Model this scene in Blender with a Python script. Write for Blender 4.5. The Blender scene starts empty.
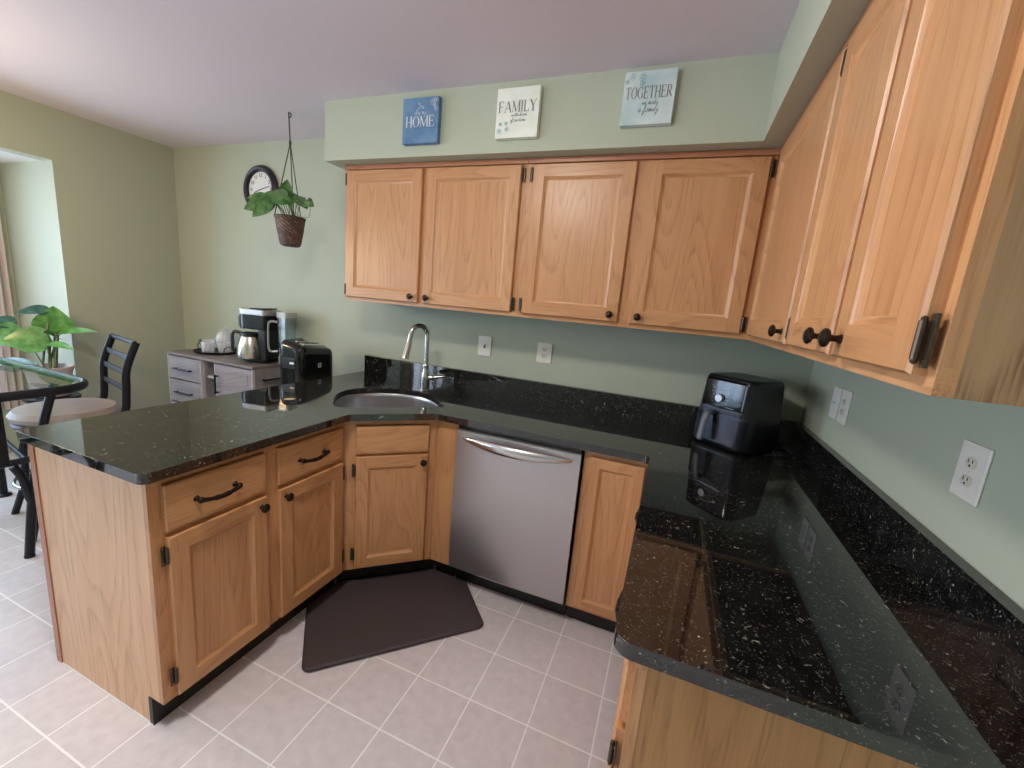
import bpy, bmesh, math, random
from mathutils import Vector, Matrix
random.seed(7)
PI = math.pi
S = bpy.context.scene
COL = S.collection

# ------------------------------------------------------------------ camera, world, exposure
cam_data = bpy.data.cameras.new('camera')
cam = bpy.data.objects.new('camera', cam_data); COL.objects.link(cam)
r_ = Vector((0.92707225, 0.36464097, 0.0870287)); u_ = Vector((-0.1487207, 0.1446339, 0.97824495)); f_ = Vector((-0.34412089, 0.91984672, -0.18831574))
cam.matrix_world = Matrix(((r_.x, u_.x, -f_.x, -0.6286), (r_.y, u_.y, -f_.y, -2.3493), (r_.z, u_.z, -f_.z, 1.4664), (0, 0, 0, 1)))
cam_data.sensor_width = 36; cam_data.lens = 36 * 417.6562 / 1024
cam_data.clip_start = 0.02
S.camera = cam
S.view_settings.view_transform = 'Standard'; S.view_settings.look = 'None'
S.view_settings.gamma = 1; S.view_settings.use_curve_mapping = False
S.view_settings.exposure = -0.30
S.cycles.max_bounces = 8; S.cycles.diffuse_bounces = 5; S.cycles.glossy_bounces = 5; S.cycles.transparent_max_bounces = 12
S.cycles.caustics_reflective = False; S.cycles.caustics_refractive = False
S.cycles.sample_clamp_indirect = 6

W = bpy.data.worlds.new('daylight'); S.world = W; W.use_nodes = True
bg = W.node_tree.nodes['Background']; bg.inputs[0].default_value = (0.72, 0.85, 1.0, 1); bg.inputs[1].default_value = 5.0

def area(name, loc, rot, sx, sy, power, color, spread=PI):
    l = bpy.data.lights.new(name, 'AREA'); l.shape = 'RECTANGLE'; l.size = sx; l.size_y = sy; l.energy = power; l.color = color; l.spread = spread
    o = bpy.data.objects.new(name, l); o.location = loc; o.rotation_euler = rot; COL.objects.link(o); return o
# daylight just outside the bay window and the patio door
area('bay_daylight', (-5.62, -1.95, 1.45), (0, -PI/2, 0), 1.5, 2.2, 95, (0.50, 0.75, 1.0))
area('patio_daylight', (-4.90, -4.30, 1.15), (0, -PI/2, 0), 2.0, 1.5, 72, (0.74, 0.85, 1.0))

# ------------------------------------------------------------------ mesh helpers
class MB:
    def __init__(s): s.bm = bmesh.new()
    def _merge(s, b, mat, M=None):
        if M is not None: bmesh.ops.transform(b, matrix=M, verts=b.verts)
        for f in b.faces:
            if mat is not None: f.material_index = mat
        me = bpy.data.meshes.new('t'); b.to_mesh(me); b.free(); s.bm.from_mesh(me); bpy.data.meshes.remove(me)
        return s
    def box(s, x0, x1, y0, y1, z0, z1, mat=0, bev=0, seg=2, M=None):
        b = bmesh.new(); bmesh.ops.create_cube(b, size=1)
        for v in b.verts: v.co = Vector(((x0+x1)/2 + v.co.x*(x1-x0), (y0+y1)/2 + v.co.y*(y1-y0), (z0+z1)/2 + v.co.z*(z1-z0)))
        if bev: bmesh.ops.bevel(b, geom=b.edges[:], offset=bev, segments=seg, profile=.5, affect='EDGES')
        return s._merge(b, mat, M)
    def prism(s, poly, z0, z1, mat=0, bev=0, seg=2, M=None):
        b = bmesh.new(); vs = [b.verts.new((p[0], p[1], z0)) for p in poly]; f = b.faces.new(vs)
        e = bmesh.ops.extrude_face_region(b, geom=[f]); bmesh.ops.translate(b, vec=(0, 0, z1-z0), verts=[v for v in e['geom'] if isinstance(v, bmesh.types.BMVert)])
        bmesh.ops.recalc_face_normals(b, faces=b.faces[:])
        if bev:
            ed = [x for x in b.edges if abs(x.verts[0].co.z - x.verts[1].co.z) < 1e-6]
            bmesh.ops.bevel(b, geom=ed, offset=bev, segments=seg, profile=.5, affect='EDGES')
        return s._merge(b, mat, M)
    def lathe(s, prof, seg=24, mat=0, M=None, cap=True):
        b = bmesh.new(); rings = []
        for r, z in prof:
            if r < 1e-6: rings.append([b.verts.new((0, 0, z))])
            else: rings.append([b.verts.new((r*math.cos(2*PI*i/seg), r*math.sin(2*PI*i/seg), z)) for i in range(seg)])
        for a, c in zip(rings, rings[1:]):
            for i in range(seg):
                j = (i+1) % seg
                if len(a) == 1 and len(c) == 1: continue
                if len(a) == 1: b.faces.new((a[0], c[i], c[j]))
                elif len(c) == 1: b.faces.new((a[i], a[j], c[0]))
                else: b.faces.new((a[i], a[j], c[j], c[i]))
        if cap:
            for R in (rings[0], rings[-1]):
                if len(R) > 1: b.faces.new(R)
        bmesh.ops.recalc_face_normals(b, faces=b.faces[:])
        return s._merge(b, mat, M)
    def tube(s, pts, rad, seg=10, mat=0, flat=None, M=None, closed=False):
        pts = [Vector(p) for p in pts]; n = len(pts); b = bmesh.new(); rings = []; up = None
        rads = rad if isinstance(rad, (list, tuple)) else [rad]*n
        for i, p in enumerate(pts):
            t = (pts[(i+1) % n]-pts[i-1]) if closed else (pts[min(i+1, n-1)]-pts[max(i-1, 0)])
            t.normalize()
            if up is None:
                up = Vector((0, 0, 1)) if abs(t.z) < .9 else Vector((0, 1, 0))
                if flat and len(flat) > 2: up = Vector(flat[2])
            up = (up - t*up.dot(t)).normalized(); sd = t.cross(up)
            fx, fy = (flat[0], flat[1]) if flat else (1, 1)
            rings.append([b.verts.new(p + (sd*math.cos(2*PI*k/seg)*fx + up*math.sin(2*PI*k/seg)*fy)*rads[i]) for k in range(seg)])
        pr = list(zip(rings, rings[1:])) + ([(rings[-1], rings[0])] if closed else [])
        for a, c in pr:
            for k in range(seg): b.faces.new((a[k], a[(k+1) % seg], c[(k+1) % seg], c[k]))
        if not closed: b.faces.new(rings[0]); b.faces.new(rings[-1])
        bmesh.ops.recalc_face_normals(b, faces=b.faces[:])
        return s._merge(b, mat, M)
    def loft(s, rings, mat=0, cap0=True, cap1=True, M=None):
        b = bmesh.new(); R = [[b.verts.new(p) for p in ring] for ring in rings]; n = len(R[0])
        for a, c in zip(R, R[1:]):
            for k in range(n): b.faces.new((a[k], a[(k+1) % n], c[(k+1) % n], c[k]))
        if cap0: b.faces.new(R[0])
        if cap1: b.faces.new(R[-1])
        bmesh.ops.recalc_face_normals(b, faces=b.faces[:])
        return s._merge(b, mat, M)
    def quads(s, faces, mat=0, M=None):
        b = bmesh.new()
        for f in faces: b.faces.new([b.verts.new(p) for p in f])
        return s._merge(b, mat, M)
    def build(s, name, mats, parent=None, ang=35, loc=None, rotz=0):
        me = bpy.data.meshes.new(name)
        bmesh.ops.remove_doubles(s.bm, verts=s.bm.verts, dist=1e-6)
        s.bm.to_mesh(me); s.bm.free()
        for m in (mats if isinstance(mats, (list, tuple)) else [mats]): me.materials.append(m)
        for p in me.polygons: p.use_smooth = True
        me.set_sharp_from_angle(angle=math.radians(ang))
        o = bpy.data.objects.new(name, me); COL.objects.link(o)
        wn = o.modifiers.new('weighted_normals', 'WEIGHTED_NORMAL'); wn.keep_sharp = True; wn.weight = 80
        if parent: o.parent = parent
        if loc is not None: o.location = loc
        if rotz: o.rotation_euler = (0, 0, rotz)
        return o

def thing(name, label, cat, loc=(0, 0, 0), rotz=0, group=None):
    o = bpy.data.objects.new(name, None); COL.objects.link(o); o.empty_display_size = .1
    o.location = loc; o.rotation_euler = (0, 0, rotz)
    return tag(o, label, cat, group)
def tag(o, label, cat, group=None):
    o['label'] = label; o['category'] = cat
    if group: o['group'] = group
    return o
def struct(o): o['kind'] = 'structure'; return o

def smooth(pts, n=8, closed=False):
    P = [Vector(p) for p in pts]; out = []; m = len(P)
    for i in range(m if closed else m-1):
        a, b, c, d = (P[(i-1) % m], P[i], P[(i+1) % m], P[(i+2) % m]) if closed else (P[max(i-1, 0)], P[i], P[i+1], P[min(i+2, m-1)])
        for k in range(n):
            t = k/n
            out.append(.5*((2*b)+(c-a)*t+(2*a-5*b+4*c-d)*t*t+(3*b-a-3*c+d)*t**3))
    if not closed: out.append(P[-1])
    return out
def rrect(x0, x1, y0, y1, r, n=6):
    out = []
    for cx, cy, a in ((x1-r, y1-r, 0), (x0+r, y1-r, 90), (x0+r, y0+r, 180), (x1-r, y0+r, 270)):
        for k in range(n+1):
            t = math.radians(a+90*k/n); out.append((cx+r*math.cos(t), cy+r*math.sin(t)))
    return out
def round_poly(poly, radii, n=6):
    out = []; m = len(poly)
    for i in range(m):
        p = Vector(poly[i]); a = Vector(poly[i-1]); b = Vector(poly[(i+1) % m]); r = radii[i]
        if r <= 0: out.append(tuple(p)); continue
        da = (a-p).normalized(); db = (b-p).normalized(); half = da.angle(db)/2; L = r/math.tan(half)
        c = p+(da+db).normalized()*(r/math.sin(half)); s0 = p+da*L-c; s1 = p+db*L-c
        a0 = math.atan2(s0.y, s0.x); dA = (math.atan2(s1.y, s1.x)-a0+PI) % (2*PI)-PI
        for k in range(n+1):
            t = a0+dA*k/n; out.append((c.x+r*math.cos(t), c.y+r*math.sin(t)))
    return out
AXY = Matrix.Rotation(PI/2, 4, 'X')          # z axis -> -y axis
def at(M, x, y, z): return Matrix.Translation((x, y, z)) @ M

# ------------------------------------------------------------------ materials
def mat(name):
    m = bpy.data.materials.new(name); m.use_nodes = True
    nt = m.node_tree; b = nt.nodes['Principled BSDF']; return m, nt, b
def N(nt, t, **k):
    n = nt.nodes.new(t)
    for a, v in k.items():
        if a.startswith('i_'): n.inputs[int(a[2:]) if a[2:].isdigit() else a[2:]].default_value = v
        else: setattr(n, a, v)
    return n
def srgb(r, g, b):
    f = lambda c: (c/255/12.92) if c/255 <= .04045 else ((c/255+.055)/1.055)**2.4
    return (f(r), f(g), f(b), 1)
def plain(name, col, rough=.5, metal=0, bump=0, bscale=80, **kw):
    m, nt, b = mat(name)
    b.inputs['Base Color'].default_value = col; b.inputs['Roughness'].default_value = rough; b.inputs['Metallic'].default_value = metal
    for k, v in kw.items(): b.inputs[k.replace('_', ' ')].default_value = v
    tc = N(nt, 'ShaderNodeTexCoord'); no = N(nt, 'ShaderNodeTexNoise'); no.inputs['Scale'].default_value = bscale; no.inputs['Detail'].default_value = 3
    nt.links.new(tc.outputs['Object'], no.inputs['Vector'])
    mx = N(nt, 'ShaderNodeMixRGB', blend_type='MULTIPLY'); mx.inputs[0].default_value = .12; mx.inputs[1].default_value = col
    nt.links.new(no.outputs['Fac'], mx.inputs[2]); nt.links.new(mx.outputs[0], b.inputs['Base Color'])
    if bump:
        bp = N(nt, 'ShaderNodeBump'); bp.inputs['Strength'].default_value = bump; bp.inputs['Distance'].default_value = .002
        nt.links.new(no.outputs['Fac'], bp.inputs['Height']); nt.links.new(bp.outputs[0], b.inputs['Normal'])
    return m
def ramp(nt, fac, stops):
    r = N(nt, 'ShaderNodeValToRGB'); e = r.color_ramp.elements
    while len(e) < len(stops): e.new(.5)
    for x, (p, c) in zip(e, stops): x.position = p; x.color = c
    nt.links.new(fac, r.inputs[0]); return r

def oak(name, axis, light, mid, dark, rough=.34, fig=.62, seed=0, rings=26):
    m, nt, b = mat(name); L = nt.links.new
    tc = N(nt, 'ShaderNodeTexCoord')
    oi = N(nt, 'ShaderNodeObjectInfo')
    off = N(nt, 'ShaderNodeVectorMath', operation='SCALE'); cmb = N(nt, 'ShaderNodeCombineXYZ')
    for i in range(3): L(oi.outputs['Random'], cmb.inputs[i])
    L(cmb.outputs[0], off.inputs[0]); off.inputs['Scale'].default_value = 7.3
    add = N(nt, 'ShaderNodeVectorMath', operation='ADD'); L(tc.outputs['Object'], add.inputs[0]); L(off.outputs[0], add.inputs[1])
    ad2 = N(nt, 'ShaderNodeVectorMath', operation='ADD'); L(add.outputs[0], ad2.inputs[0]); ad2.inputs[1].default_value = (seed*1.7, seed*.9, seed*2.3)
    def mapped(across, along):
        mp = N(nt, 'ShaderNodeMapping'); sc = [across]*3; sc['xyz'.index(axis)] = along
        mp.inputs['Scale'].default_value = sc; L(ad2.outputs[0], mp.inputs[0]); return mp
    big = N(nt, 'ShaderNodeTexNoise'); big.inputs['Scale'].default_value = 1; big.inputs['Detail'].default_value = 1.2; L(mapped(4.2, .55).outputs[0], big.inputs['Vector'])
    mul = N(nt, 'ShaderNodeMath', operation='MULTIPLY'); L(big.outputs['Fac'], mul.inputs[0]); mul.inputs[1].default_value = rings
    fr = N(nt, 'ShaderNodeMath', operation='FRACT'); L(mul.outputs[0], fr.inputs[0])
    ring = ramp(nt, fr.outputs[0], [(0, (0, 0, 0, 1)), (.55, (.25, .25, .25, 1)), (.9, (1, 1, 1, 1)), (1, (.1, .1, .1, 1))])
    pore = N(nt, 'ShaderNodeTexNoise'); pore.inputs['Scale'].default_value = 1; pore.inputs['Detail'].default_value = 3; L(mapped(260, 9).outputs[0], pore.inputs['Vector'])
    pr = ramp(nt, pore.outputs['Fac'], [(.42, (0, 0, 0, 1)), (.66, (1, 1, 1, 1))])
    tone = N(nt, 'ShaderNodeTexNoise'); tone.inputs['Scale'].default_value = 1; tone.inputs['Detail'].default_value = 2; L(mapped(16, .9).outputs[0], tone.inputs['Vector'])
    c1 = N(nt, 'ShaderNodeMixRGB'); c1.inputs[1].default_value = light; c1.inputs[2].default_value = mid; 
    tr = ramp(nt, tone.outputs['Fac'], [(.3, (0, 0, 0, 1)), (.7, (1, 1, 1, 1))]); L(tr.outputs[0], c1.inputs[0])
    pm = N(nt, 'ShaderNodeMath', operation='MULTIPLY'); L(ring.outputs[0], pm.inputs[0]); L(pr.outputs[0], pm.inputs[1])
    ps = N(nt, 'ShaderNodeMath', operation='MULTIPLY_ADD'); L(pr.outputs[0], ps.inputs[0]); ps.inputs[1].default_value = .16*fig
    pm2 = N(nt, 'ShaderNodeMath', operation='MULTIPLY'); L(pm.outputs[0], pm2.inputs[0]); pm2.inputs[1].default_value = .75*fig; L(pm2.outputs[0], ps.inputs[2])
    rg = N(nt, 'ShaderNodeMath', operation='MULTIPLY_ADD'); L(ring.outputs[0], rg.inputs[0]); rg.inputs[1].default_value = .22*fig; L(ps.outputs[0], rg.inputs[2]); rg.use_clamp = True
    c2 = N(nt, 'ShaderNodeMixRGB'); L(rg.outputs[0], c2.inputs[0]); L(c1.outputs[0], c2.inputs[1]); c2.inputs[2].default_value = dark
    L(c2.outputs[0], b.inputs['Base Color']); b.inputs['Roughness'].default_value = rough
    bp = N(nt, 'ShaderNodeBump'); bp.inputs['Strength'].default_value = .22; bp.inputs['Distance'].default_value = .0012; bp.invert = True
    L(rg.outputs[0], bp.inputs['Height']); L(bp.outputs[0], b.inputs['Normal'])
    return m
OL, OM, OD = srgb(203, 152, 106), srgb(191, 138, 94), srgb(148, 97, 62)
OAKZ = oak('oak_vertical', 'z', OL, OM, OD)
OAKX = oak('oak_horizontal', 'x', OL, OM, OD, seed=3)
OAKY = oak('oak_deep', 'y', OL, OM, OD, seed=5)
OAK = [OAKZ, OAKX, OAKY]
VENEER = oak('oak_veneer', 'z', srgb(226, 184, 146), srgb(216, 170, 128), srgb(182, 132, 92), rough=.42, fig=.8, seed=2, rings=18)
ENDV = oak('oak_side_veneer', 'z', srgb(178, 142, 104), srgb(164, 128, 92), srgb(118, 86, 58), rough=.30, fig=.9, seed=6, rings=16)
TRIM_OAK = oak('reddish_oak_trim', 'z', srgb(178, 118, 84), srgb(166, 106, 74), srgb(130, 78, 52), fig=.6)
TRIM_OAKX = oak('reddish_oak_moulding', 'x', srgb(178, 122, 90), srgb(166, 108, 78), srgb(130, 80, 54), fig=.6)
UNDERSHADE = plain('cabinet_underside_shade', srgb(70, 42, 24), .8)  # dark brown paints shade onto the wall cabinet undersides so they look unlit
BRONZE = plain('dark_bronze', srgb(52, 42, 36), .32, .8)
BRONZE2 = plain('worn_bronze_hinge', srgb(84, 72, 60), .38, .75)
KICK = plain('black_toe_kick', srgb(22, 21, 22), .45)

def granite():
    m, nt, b = mat('black_speckled_granite'); L = nt.links.new
    tc = N(nt, 'ShaderNodeTexCoord')
    dn = N(nt, 'ShaderNodeTexNoise'); dn.inputs['Scale'].default_value = 45; dn.inputs['Detail'].default_value = 2; L(tc.outputs['Object'], dn.inputs['Vector'])
    mp = N(nt, 'ShaderNodeMixRGB'); mp.blend_type = 'LINEAR_LIGHT'; mp.inputs[0].default_value = .03; L(tc.outputs['Object'], mp.inputs[1]); L(dn.outputs['Color'], mp.inputs[2])
    def flecks(scale, dthr, sel):
        v = N(nt, 'ShaderNodeTexVoronoi'); v.inputs['Scale'].default_value = scale; L(mp.outputs[0], v.inputs['Vector'])
        a = ramp(nt, v.outputs['Distance'], [(dthr*.6, (1, 1, 1, 1)), (dthr, (0, 0, 0, 1))])
        sp = N(nt, 'ShaderNodeSeparateColor'); L(v.outputs['Color'], sp.inputs[0])
        c = ramp(nt, sp.outputs[0], [(sel, (0, 0, 0, 1)), (min(sel+.12, 1), (1, 1, 1, 1))])
        q = N(nt, 'ShaderNodeMath', operation='MULTIPLY'); L(a.outputs[0], q.inputs[0]); L(c.outputs[0], q.inputs[1]); return q
    f1 = flecks(95, .34, .82); f2 = flecks(190, .40, .70); f3 = flecks(46, .17, .76)
    s1 = N(nt, 'ShaderNodeMath', operation='MULTIPLY'); L(f2.outputs[0], s1.inputs[0]); s1.inputs[1].default_value = .30
    s2 = N(nt, 'ShaderNodeMath', operation='MULTIPLY'); L(f1.outputs[0], s2.inputs[0]); s2.inputs[1].default_value = .45
    a1 = N(nt, 'ShaderNodeMath', operation='MAXIMUM'); L(s1.outputs[0], a1.inputs[0]); L(s2.outputs[0], a1.inputs[1])
    a2 = N(nt, 'ShaderNodeMath', operation='MAXIMUM'); L(a1.outputs[0], a2.inputs[0]); L(f3.outputs[0], a2.inputs[1])
    base = N(nt, 'ShaderNodeTexNoise'); base.inputs['Scale'].default_value = 30; base.inputs['Detail'].default_value = 4; L(tc.outputs['Object'], base.inputs['Vector'])
    br = ramp(nt, base.outputs['Fac'], [(.35, srgb(14, 14, 15)), (.7, srgb(30, 30, 30))])
    c = N(nt, 'ShaderNodeMixRGB'); L(a2.outputs[0], c.inputs[0]); L(br.outputs[0], c.inputs[1]); c.inputs[2].default_value = srgb(168, 160, 146)
    L(c.outputs[0], b.inputs['Base Color']); b.inputs['Roughness'].default_value = .035; b.inputs['IOR'].default_value = 1.82
    return m
GRANITE = granite()

def tiles():
    m, nt, b = mat('beige_floor_tile'); L = nt.links.new
    tc = N(nt, 'ShaderNodeTexCoord'); sep = N(nt, 'ShaderNodeSeparateXYZ'); L(tc.outputs['Object'], sep.inputs[0])
    def line(sock, off, pitch):
        a = N(nt, 'ShaderNodeMath', operation='SUBTRACT'); L(sock, a.inputs[0]); a.inputs[1].default_value = off
        d = N(nt, 'ShaderNodeMath', operation='DIVIDE'); L(a.outputs[0], d.inputs[0]); d.inputs[1].default_value = pitch
        rd = N(nt, 'ShaderNodeMath', operation='ROUND'); L(d.outputs[0], rd.inputs[0])
        df = N(nt, 'ShaderNodeMath', operation='SUBTRACT'); L(d.outputs[0], df.inputs[0]); L(rd.outputs[0], df.inputs[1])
        ab = N(nt, 'ShaderNodeMath', operation='ABSOLUTE'); L(df.outputs[0], ab.inputs[0])
        fl = N(nt, 'ShaderNodeMath', operation='FLOOR'); L(d.outputs[0], fl.inputs[0])
        return ab, fl
    ax, fx = line(sep.outputs[0], -1.366, .2285); ay, fy = line(sep.outputs[1], -1.137, .2325)
    mn = N(nt, 'ShaderNodeMath', operation='MINIMUM'); L(ax.outputs[0], mn.inputs[0]); L(ay.outputs[0], mn.inputs[1])
    g = ramp(nt, mn.outputs[0], [(.008, (1, 1, 1, 1)), (.014, (0, 0, 0, 1))])
    cm = N(nt, 'ShaderNodeCombineXYZ'); L(fx.outputs[0], cm.inputs[0]); L(fy.outputs[0], cm.inputs[1])
    wn = N(nt, 'ShaderNodeTexWhiteNoise'); L(cm.outputs[0], wn.inputs['Vector'])
    n1 = N(nt, 'ShaderNodeTexNoise'); n1.inputs['Scale'].default_value = 26; n1.inputs['Detail'].default_value = 5; L(tc.outputs['Object'], n1.inputs['Vector'])
    ad = N(nt, 'ShaderNodeMath', operation='MULTIPLY_ADD'); L(wn.outputs['Value'], ad.inputs[0]); ad.inputs[1].default_value = .10; L(n1.outputs['Fac'], ad.inputs[2])
    tr = ramp(nt, ad.outputs[0], [(.3, srgb(206, 198, 201)), (.8, srgb(222, 214, 216))])
    c = N(nt, 'ShaderNodeMixRGB'); L(g.outputs[0], c.inputs[0]); L(tr.outputs[0], c.inputs[1]); c.inputs[2].default_value = srgb(248, 244, 243)
    L(c.outputs[0], b.inputs['Base Color'])
    b.inputs['Roughness'].default_value = .33
    h = N(nt, 'ShaderNodeMath', operation='MULTIPLY_ADD'); L(g.outputs[0], h.inputs[0]); h.inputs[1].default_value = -1.0; L(n1.outputs['Fac'], h.inputs[2])
    bp = N(nt, 'ShaderNodeBump'); bp.inputs['Strength'].default_value = .25; bp.inputs['Distance'].default_value = .0012; L(h.outputs[0], bp.inputs['Height']); L(bp.outputs[0], b.inputs['Normal'])
    return m
TILE = tiles()
WALL = plain('sage_green_paint', srgb(182, 188, 168), .6, bump=.06, bscale=300)
CEIL = plain('ceiling_paint', srgb(226, 216, 226), .8, bump=.1, bscale=200)
WHITE = plain('white_paint', srgb(232, 230, 228), .5)

def brushed(name, col, rough, axis='x'):
    m, nt, b = mat(name); L = nt.links.new
    tc = N(nt, 'ShaderNodeTexCoord'); mp = N(nt, 'ShaderNodeMapping'); sc = [700]*3; sc['xyz'.index(axis)] = 4; mp.inputs['Scale'].default_value = sc
    L(tc.outputs['Object'], mp.inputs[0]); no = N(nt, 'ShaderNodeTexNoise'); no.inputs['Scale'].default_value = 1; L(mp.outputs[0], no.inputs['Vector'])
    r = N(nt, 'ShaderNodeMapRange'); r.inputs['To Min'].default_value = rough-.06; r.inputs['To Max'].default_value = rough+.08; L(no.outputs['Fac'], r.inputs['Value']); L(r.outputs[0], b.inputs['Roughness'])
    b.inputs['Base Color'].default_value = col; b.inputs['Metallic'].default_value = 1
    return m
STEEL = brushed('brushed_stainless', srgb(196, 194, 196), .30)
STEELV = brushed('brushed_stainless_handle', srgb(214, 212, 212), .22)
NICKEL = plain('brushed_nickel', srgb(196, 194, 190), .24, 1)
BLACKGLOSS = plain('glossy_black_plastic', srgb(14, 14, 17), .12)
BLACKSATIN = plain('satin_black_plastic', srgb(24, 25, 30), .32)
CHARCOAL = plain('charcoal_metal', srgb(40, 40, 50), .28, .6)
GREYHANDLE = plain('grey_handle_plastic', srgb(96, 98, 108), .35)
SILVER = plain('silver_plastic', srgb(190, 190, 192), .3, .5)
IVORY = plain('ivory_plate', srgb(236, 230, 220), .35)
IVORY2 = plain('ivory_receptacle', srgb(222, 214, 196), .35)
SLOT = plain('dark_slot', srgb(40, 36, 32), .6)
MAT = plain('dark_foam_mat', srgb(68, 58, 60), .6, bump=.35, bscale=350)
BLACKMETAL = plain('black_metal', srgb(26, 28, 38), .45, .4)
GREYWOOD = oak('grey_wood_front', 'x', srgb(156, 151, 155), srgb(142, 137, 141), srgb(112, 107, 111), rough=.5, fig=.7, seed=9)
GREYWOODV = oak('grey_wood_top', 'x', srgb(130, 122, 120), srgb(116, 108, 106), srgb(88, 81, 79), rough=.4, fig=.7, seed=4)
GREYTRIM = plain('pale_grey_edge', srgb(200, 196, 196), .5)

def glass(name, tint=(1, 1, 1, 1), ior=1.45, gloss=.12, rough=.02):
    m, nt, b = mat(name); L = nt.links.new; nt.nodes.remove(b)
    out = nt.nodes['Material Output']; t = N(nt, 'ShaderNodeBsdfTransparent'); t.inputs[0].default_value = tint
    g = N(nt, 'ShaderNodeBsdfGlossy'); g.inputs['Roughness'].default_value = rough
    fr = N(nt, 'ShaderNodeFresnel'); fr.inputs[0].default_value = ior
    ad = N(nt, 'ShaderNodeMath', operation='ADD'); L(fr.outputs[0], ad.inputs[0]); ad.inputs[1].default_value = gloss; ad.use_clamp = True
    ge = N(nt, 'ShaderNodeNewGeometry'); fb = N(nt, 'ShaderNodeMath', operation='SUBTRACT'); fb.inputs[0].default_value = 1; L(ge.outputs['Backfacing'], fb.inputs[1])
    fm = N(nt, 'ShaderNodeMath', operation='MULTIPLY'); L(ad.outputs[0], fm.inputs[0]); L(fb.outputs[0], fm.inputs[1])
    mx = N(nt, 'ShaderNodeMixShader'); L(fm.outputs[0], mx.inputs[0]); L(t.outputs[0], mx.inputs[1]); L(g.outputs[0], mx.inputs[2]); L(mx.outputs[0], out.inputs[0])
    return m
PANE = glass('window_pane', (.97, .98, 1, 1), 1.45, 0)
GLASSWARE = glass('highlight_whitened_glass', (.97, .98, 1, 1), 1.5, .16, .15)
_nt = GLASSWARE.node_tree; _o = _nt.nodes['Material Output']; _l = _o.inputs[0].links[0].from_socket; _d = N(_nt, 'ShaderNodeBsdfDiffuse'); _d.inputs[0].default_value = (.95, .96, 1, 1)
_m = N(_nt, 'ShaderNodeMixShader'); _m.inputs[0].default_value = .26; _nt.links.new(_l, _m.inputs[1]); _nt.links.new(_d.outputs[0], _m.inputs[2]); _nt.links.new(_m.outputs[0], _o.inputs[0])  # white diffuse mixed into the clear glass stands in for its highlights
TABLEGLASS = glass('table_glass', (.90, .95, .94, 1), 1.55, .08, .01)
TANK = glass('clear_tank_plastic', (.80, .86, .86, 1), 1.45, .10, .08)

# ------------------------------------------------------------------ the room
struct(MB().box(-5.6, 0.15, -5.6, 0.15, -.1, 0).build('floor', TILE))
struct(MB().box(-5.6, 0.15, -5.6, 0.15, 2.443, 2.56).build('ceiling', CEIL))
struct(MB().box(-5.6, 0.15, 0, .12, 0, 2.443).build('wall_back', WALL))
struct(MB().box(0, .12, -5.4, 0, 0, 2.443).build('wall_right', WALL))
XL, YB0, YB1 = -4.557, -.73, -3.15
w = MB()
w.box(XL-.12, XL, YB0, 0, 0, 2.443)                       # back corner to the bay
w.box(XL-.12, XL, YB1, YB0, 2.12, 2.443)                  # over the bay
w.box(XL-.12, XL, -3.52, YB1, 0, 2.443)
w.box(XL-.12, XL, -5.05, -3.52, 2.08, 2.443)
w.box(XL-.12, XL, -5.4, -5.05, 0, 2.443)
struct(w.build('wall_left', WALL))
w = MB()
w.box(-5.37, XL-.12, YB0, YB0+.1, 0, 2.22); w.box(-5.37, XL-.12, YB1-.1, YB1, 0, 2.22)
w.box(-5.37, -5.25, YB0, YB1, 0, .62); w.box(-5.37, -5.25, YB0, YB1, 2.06, 2.22); w.box(-5.37, -5.25, YB0-.10, YB0, .62, 2.06); w.box(-5.37, -5.25, YB1, YB1+.10, .62, 2.06)
struct(w.build('wall_bay', WALL))
struct(MB().box(-5.37, XL-.12, YB1, YB0, 2.12, 2.22).build('ceiling_bay', WHITE))
struct(MB().box(-5.6, 0, -5.4, -5.28, 0, 2.443).build('wall_rear', WALL))
def window(name, M, w_, h_, nx, parent_name=None):
    f = MB()
    f.box(0, w_, -.03, .03, 0, .05, M=M); f.box(0, w_, -.03, .03, h_-.05, h_, M=M)
    for i in range(nx+1):
        x = i*(w_-.05)/nx; f.box(x, x+.05, -.03, .03, .05, h_-.05, M=M)
    o = struct(f.build(name, WHITE))
    g = MB().box(.02, w_-.02, -.004, .004, .02, h_-.02, M=M).build('pane', PANE, o)
    return o
RL = Matrix.Rotation(PI/2, 4, 'Z')
window('window_1', Matrix.Translation((-5.31, YB1+.10, .62)) @ RL, abs(YB1-YB0)-.20, 1.44, 3)
window('door_1', Matrix.Translation((XL-.06, -5.05, 0)) @ RL, 1.53, 2.08, 2)
w = MB()
w.prism([(-2.562, 0), (-2.562, -.428), (-.428, -.428), (-.428, -5.28), (0, -5.28), (0, 0)], 2.147, 2.443)
struct(w.build('wall_soffit', WALL))
struct(MB().box(XL, XL+.014, YB0, 0, 0, .085, bev=.004).build('baseboard_left', WHITE))
struct(MB().box(XL+.014, -2.62, -.014, 0, 0, .085, bev=.004).build('baseboard_back', WHITE))

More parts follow.
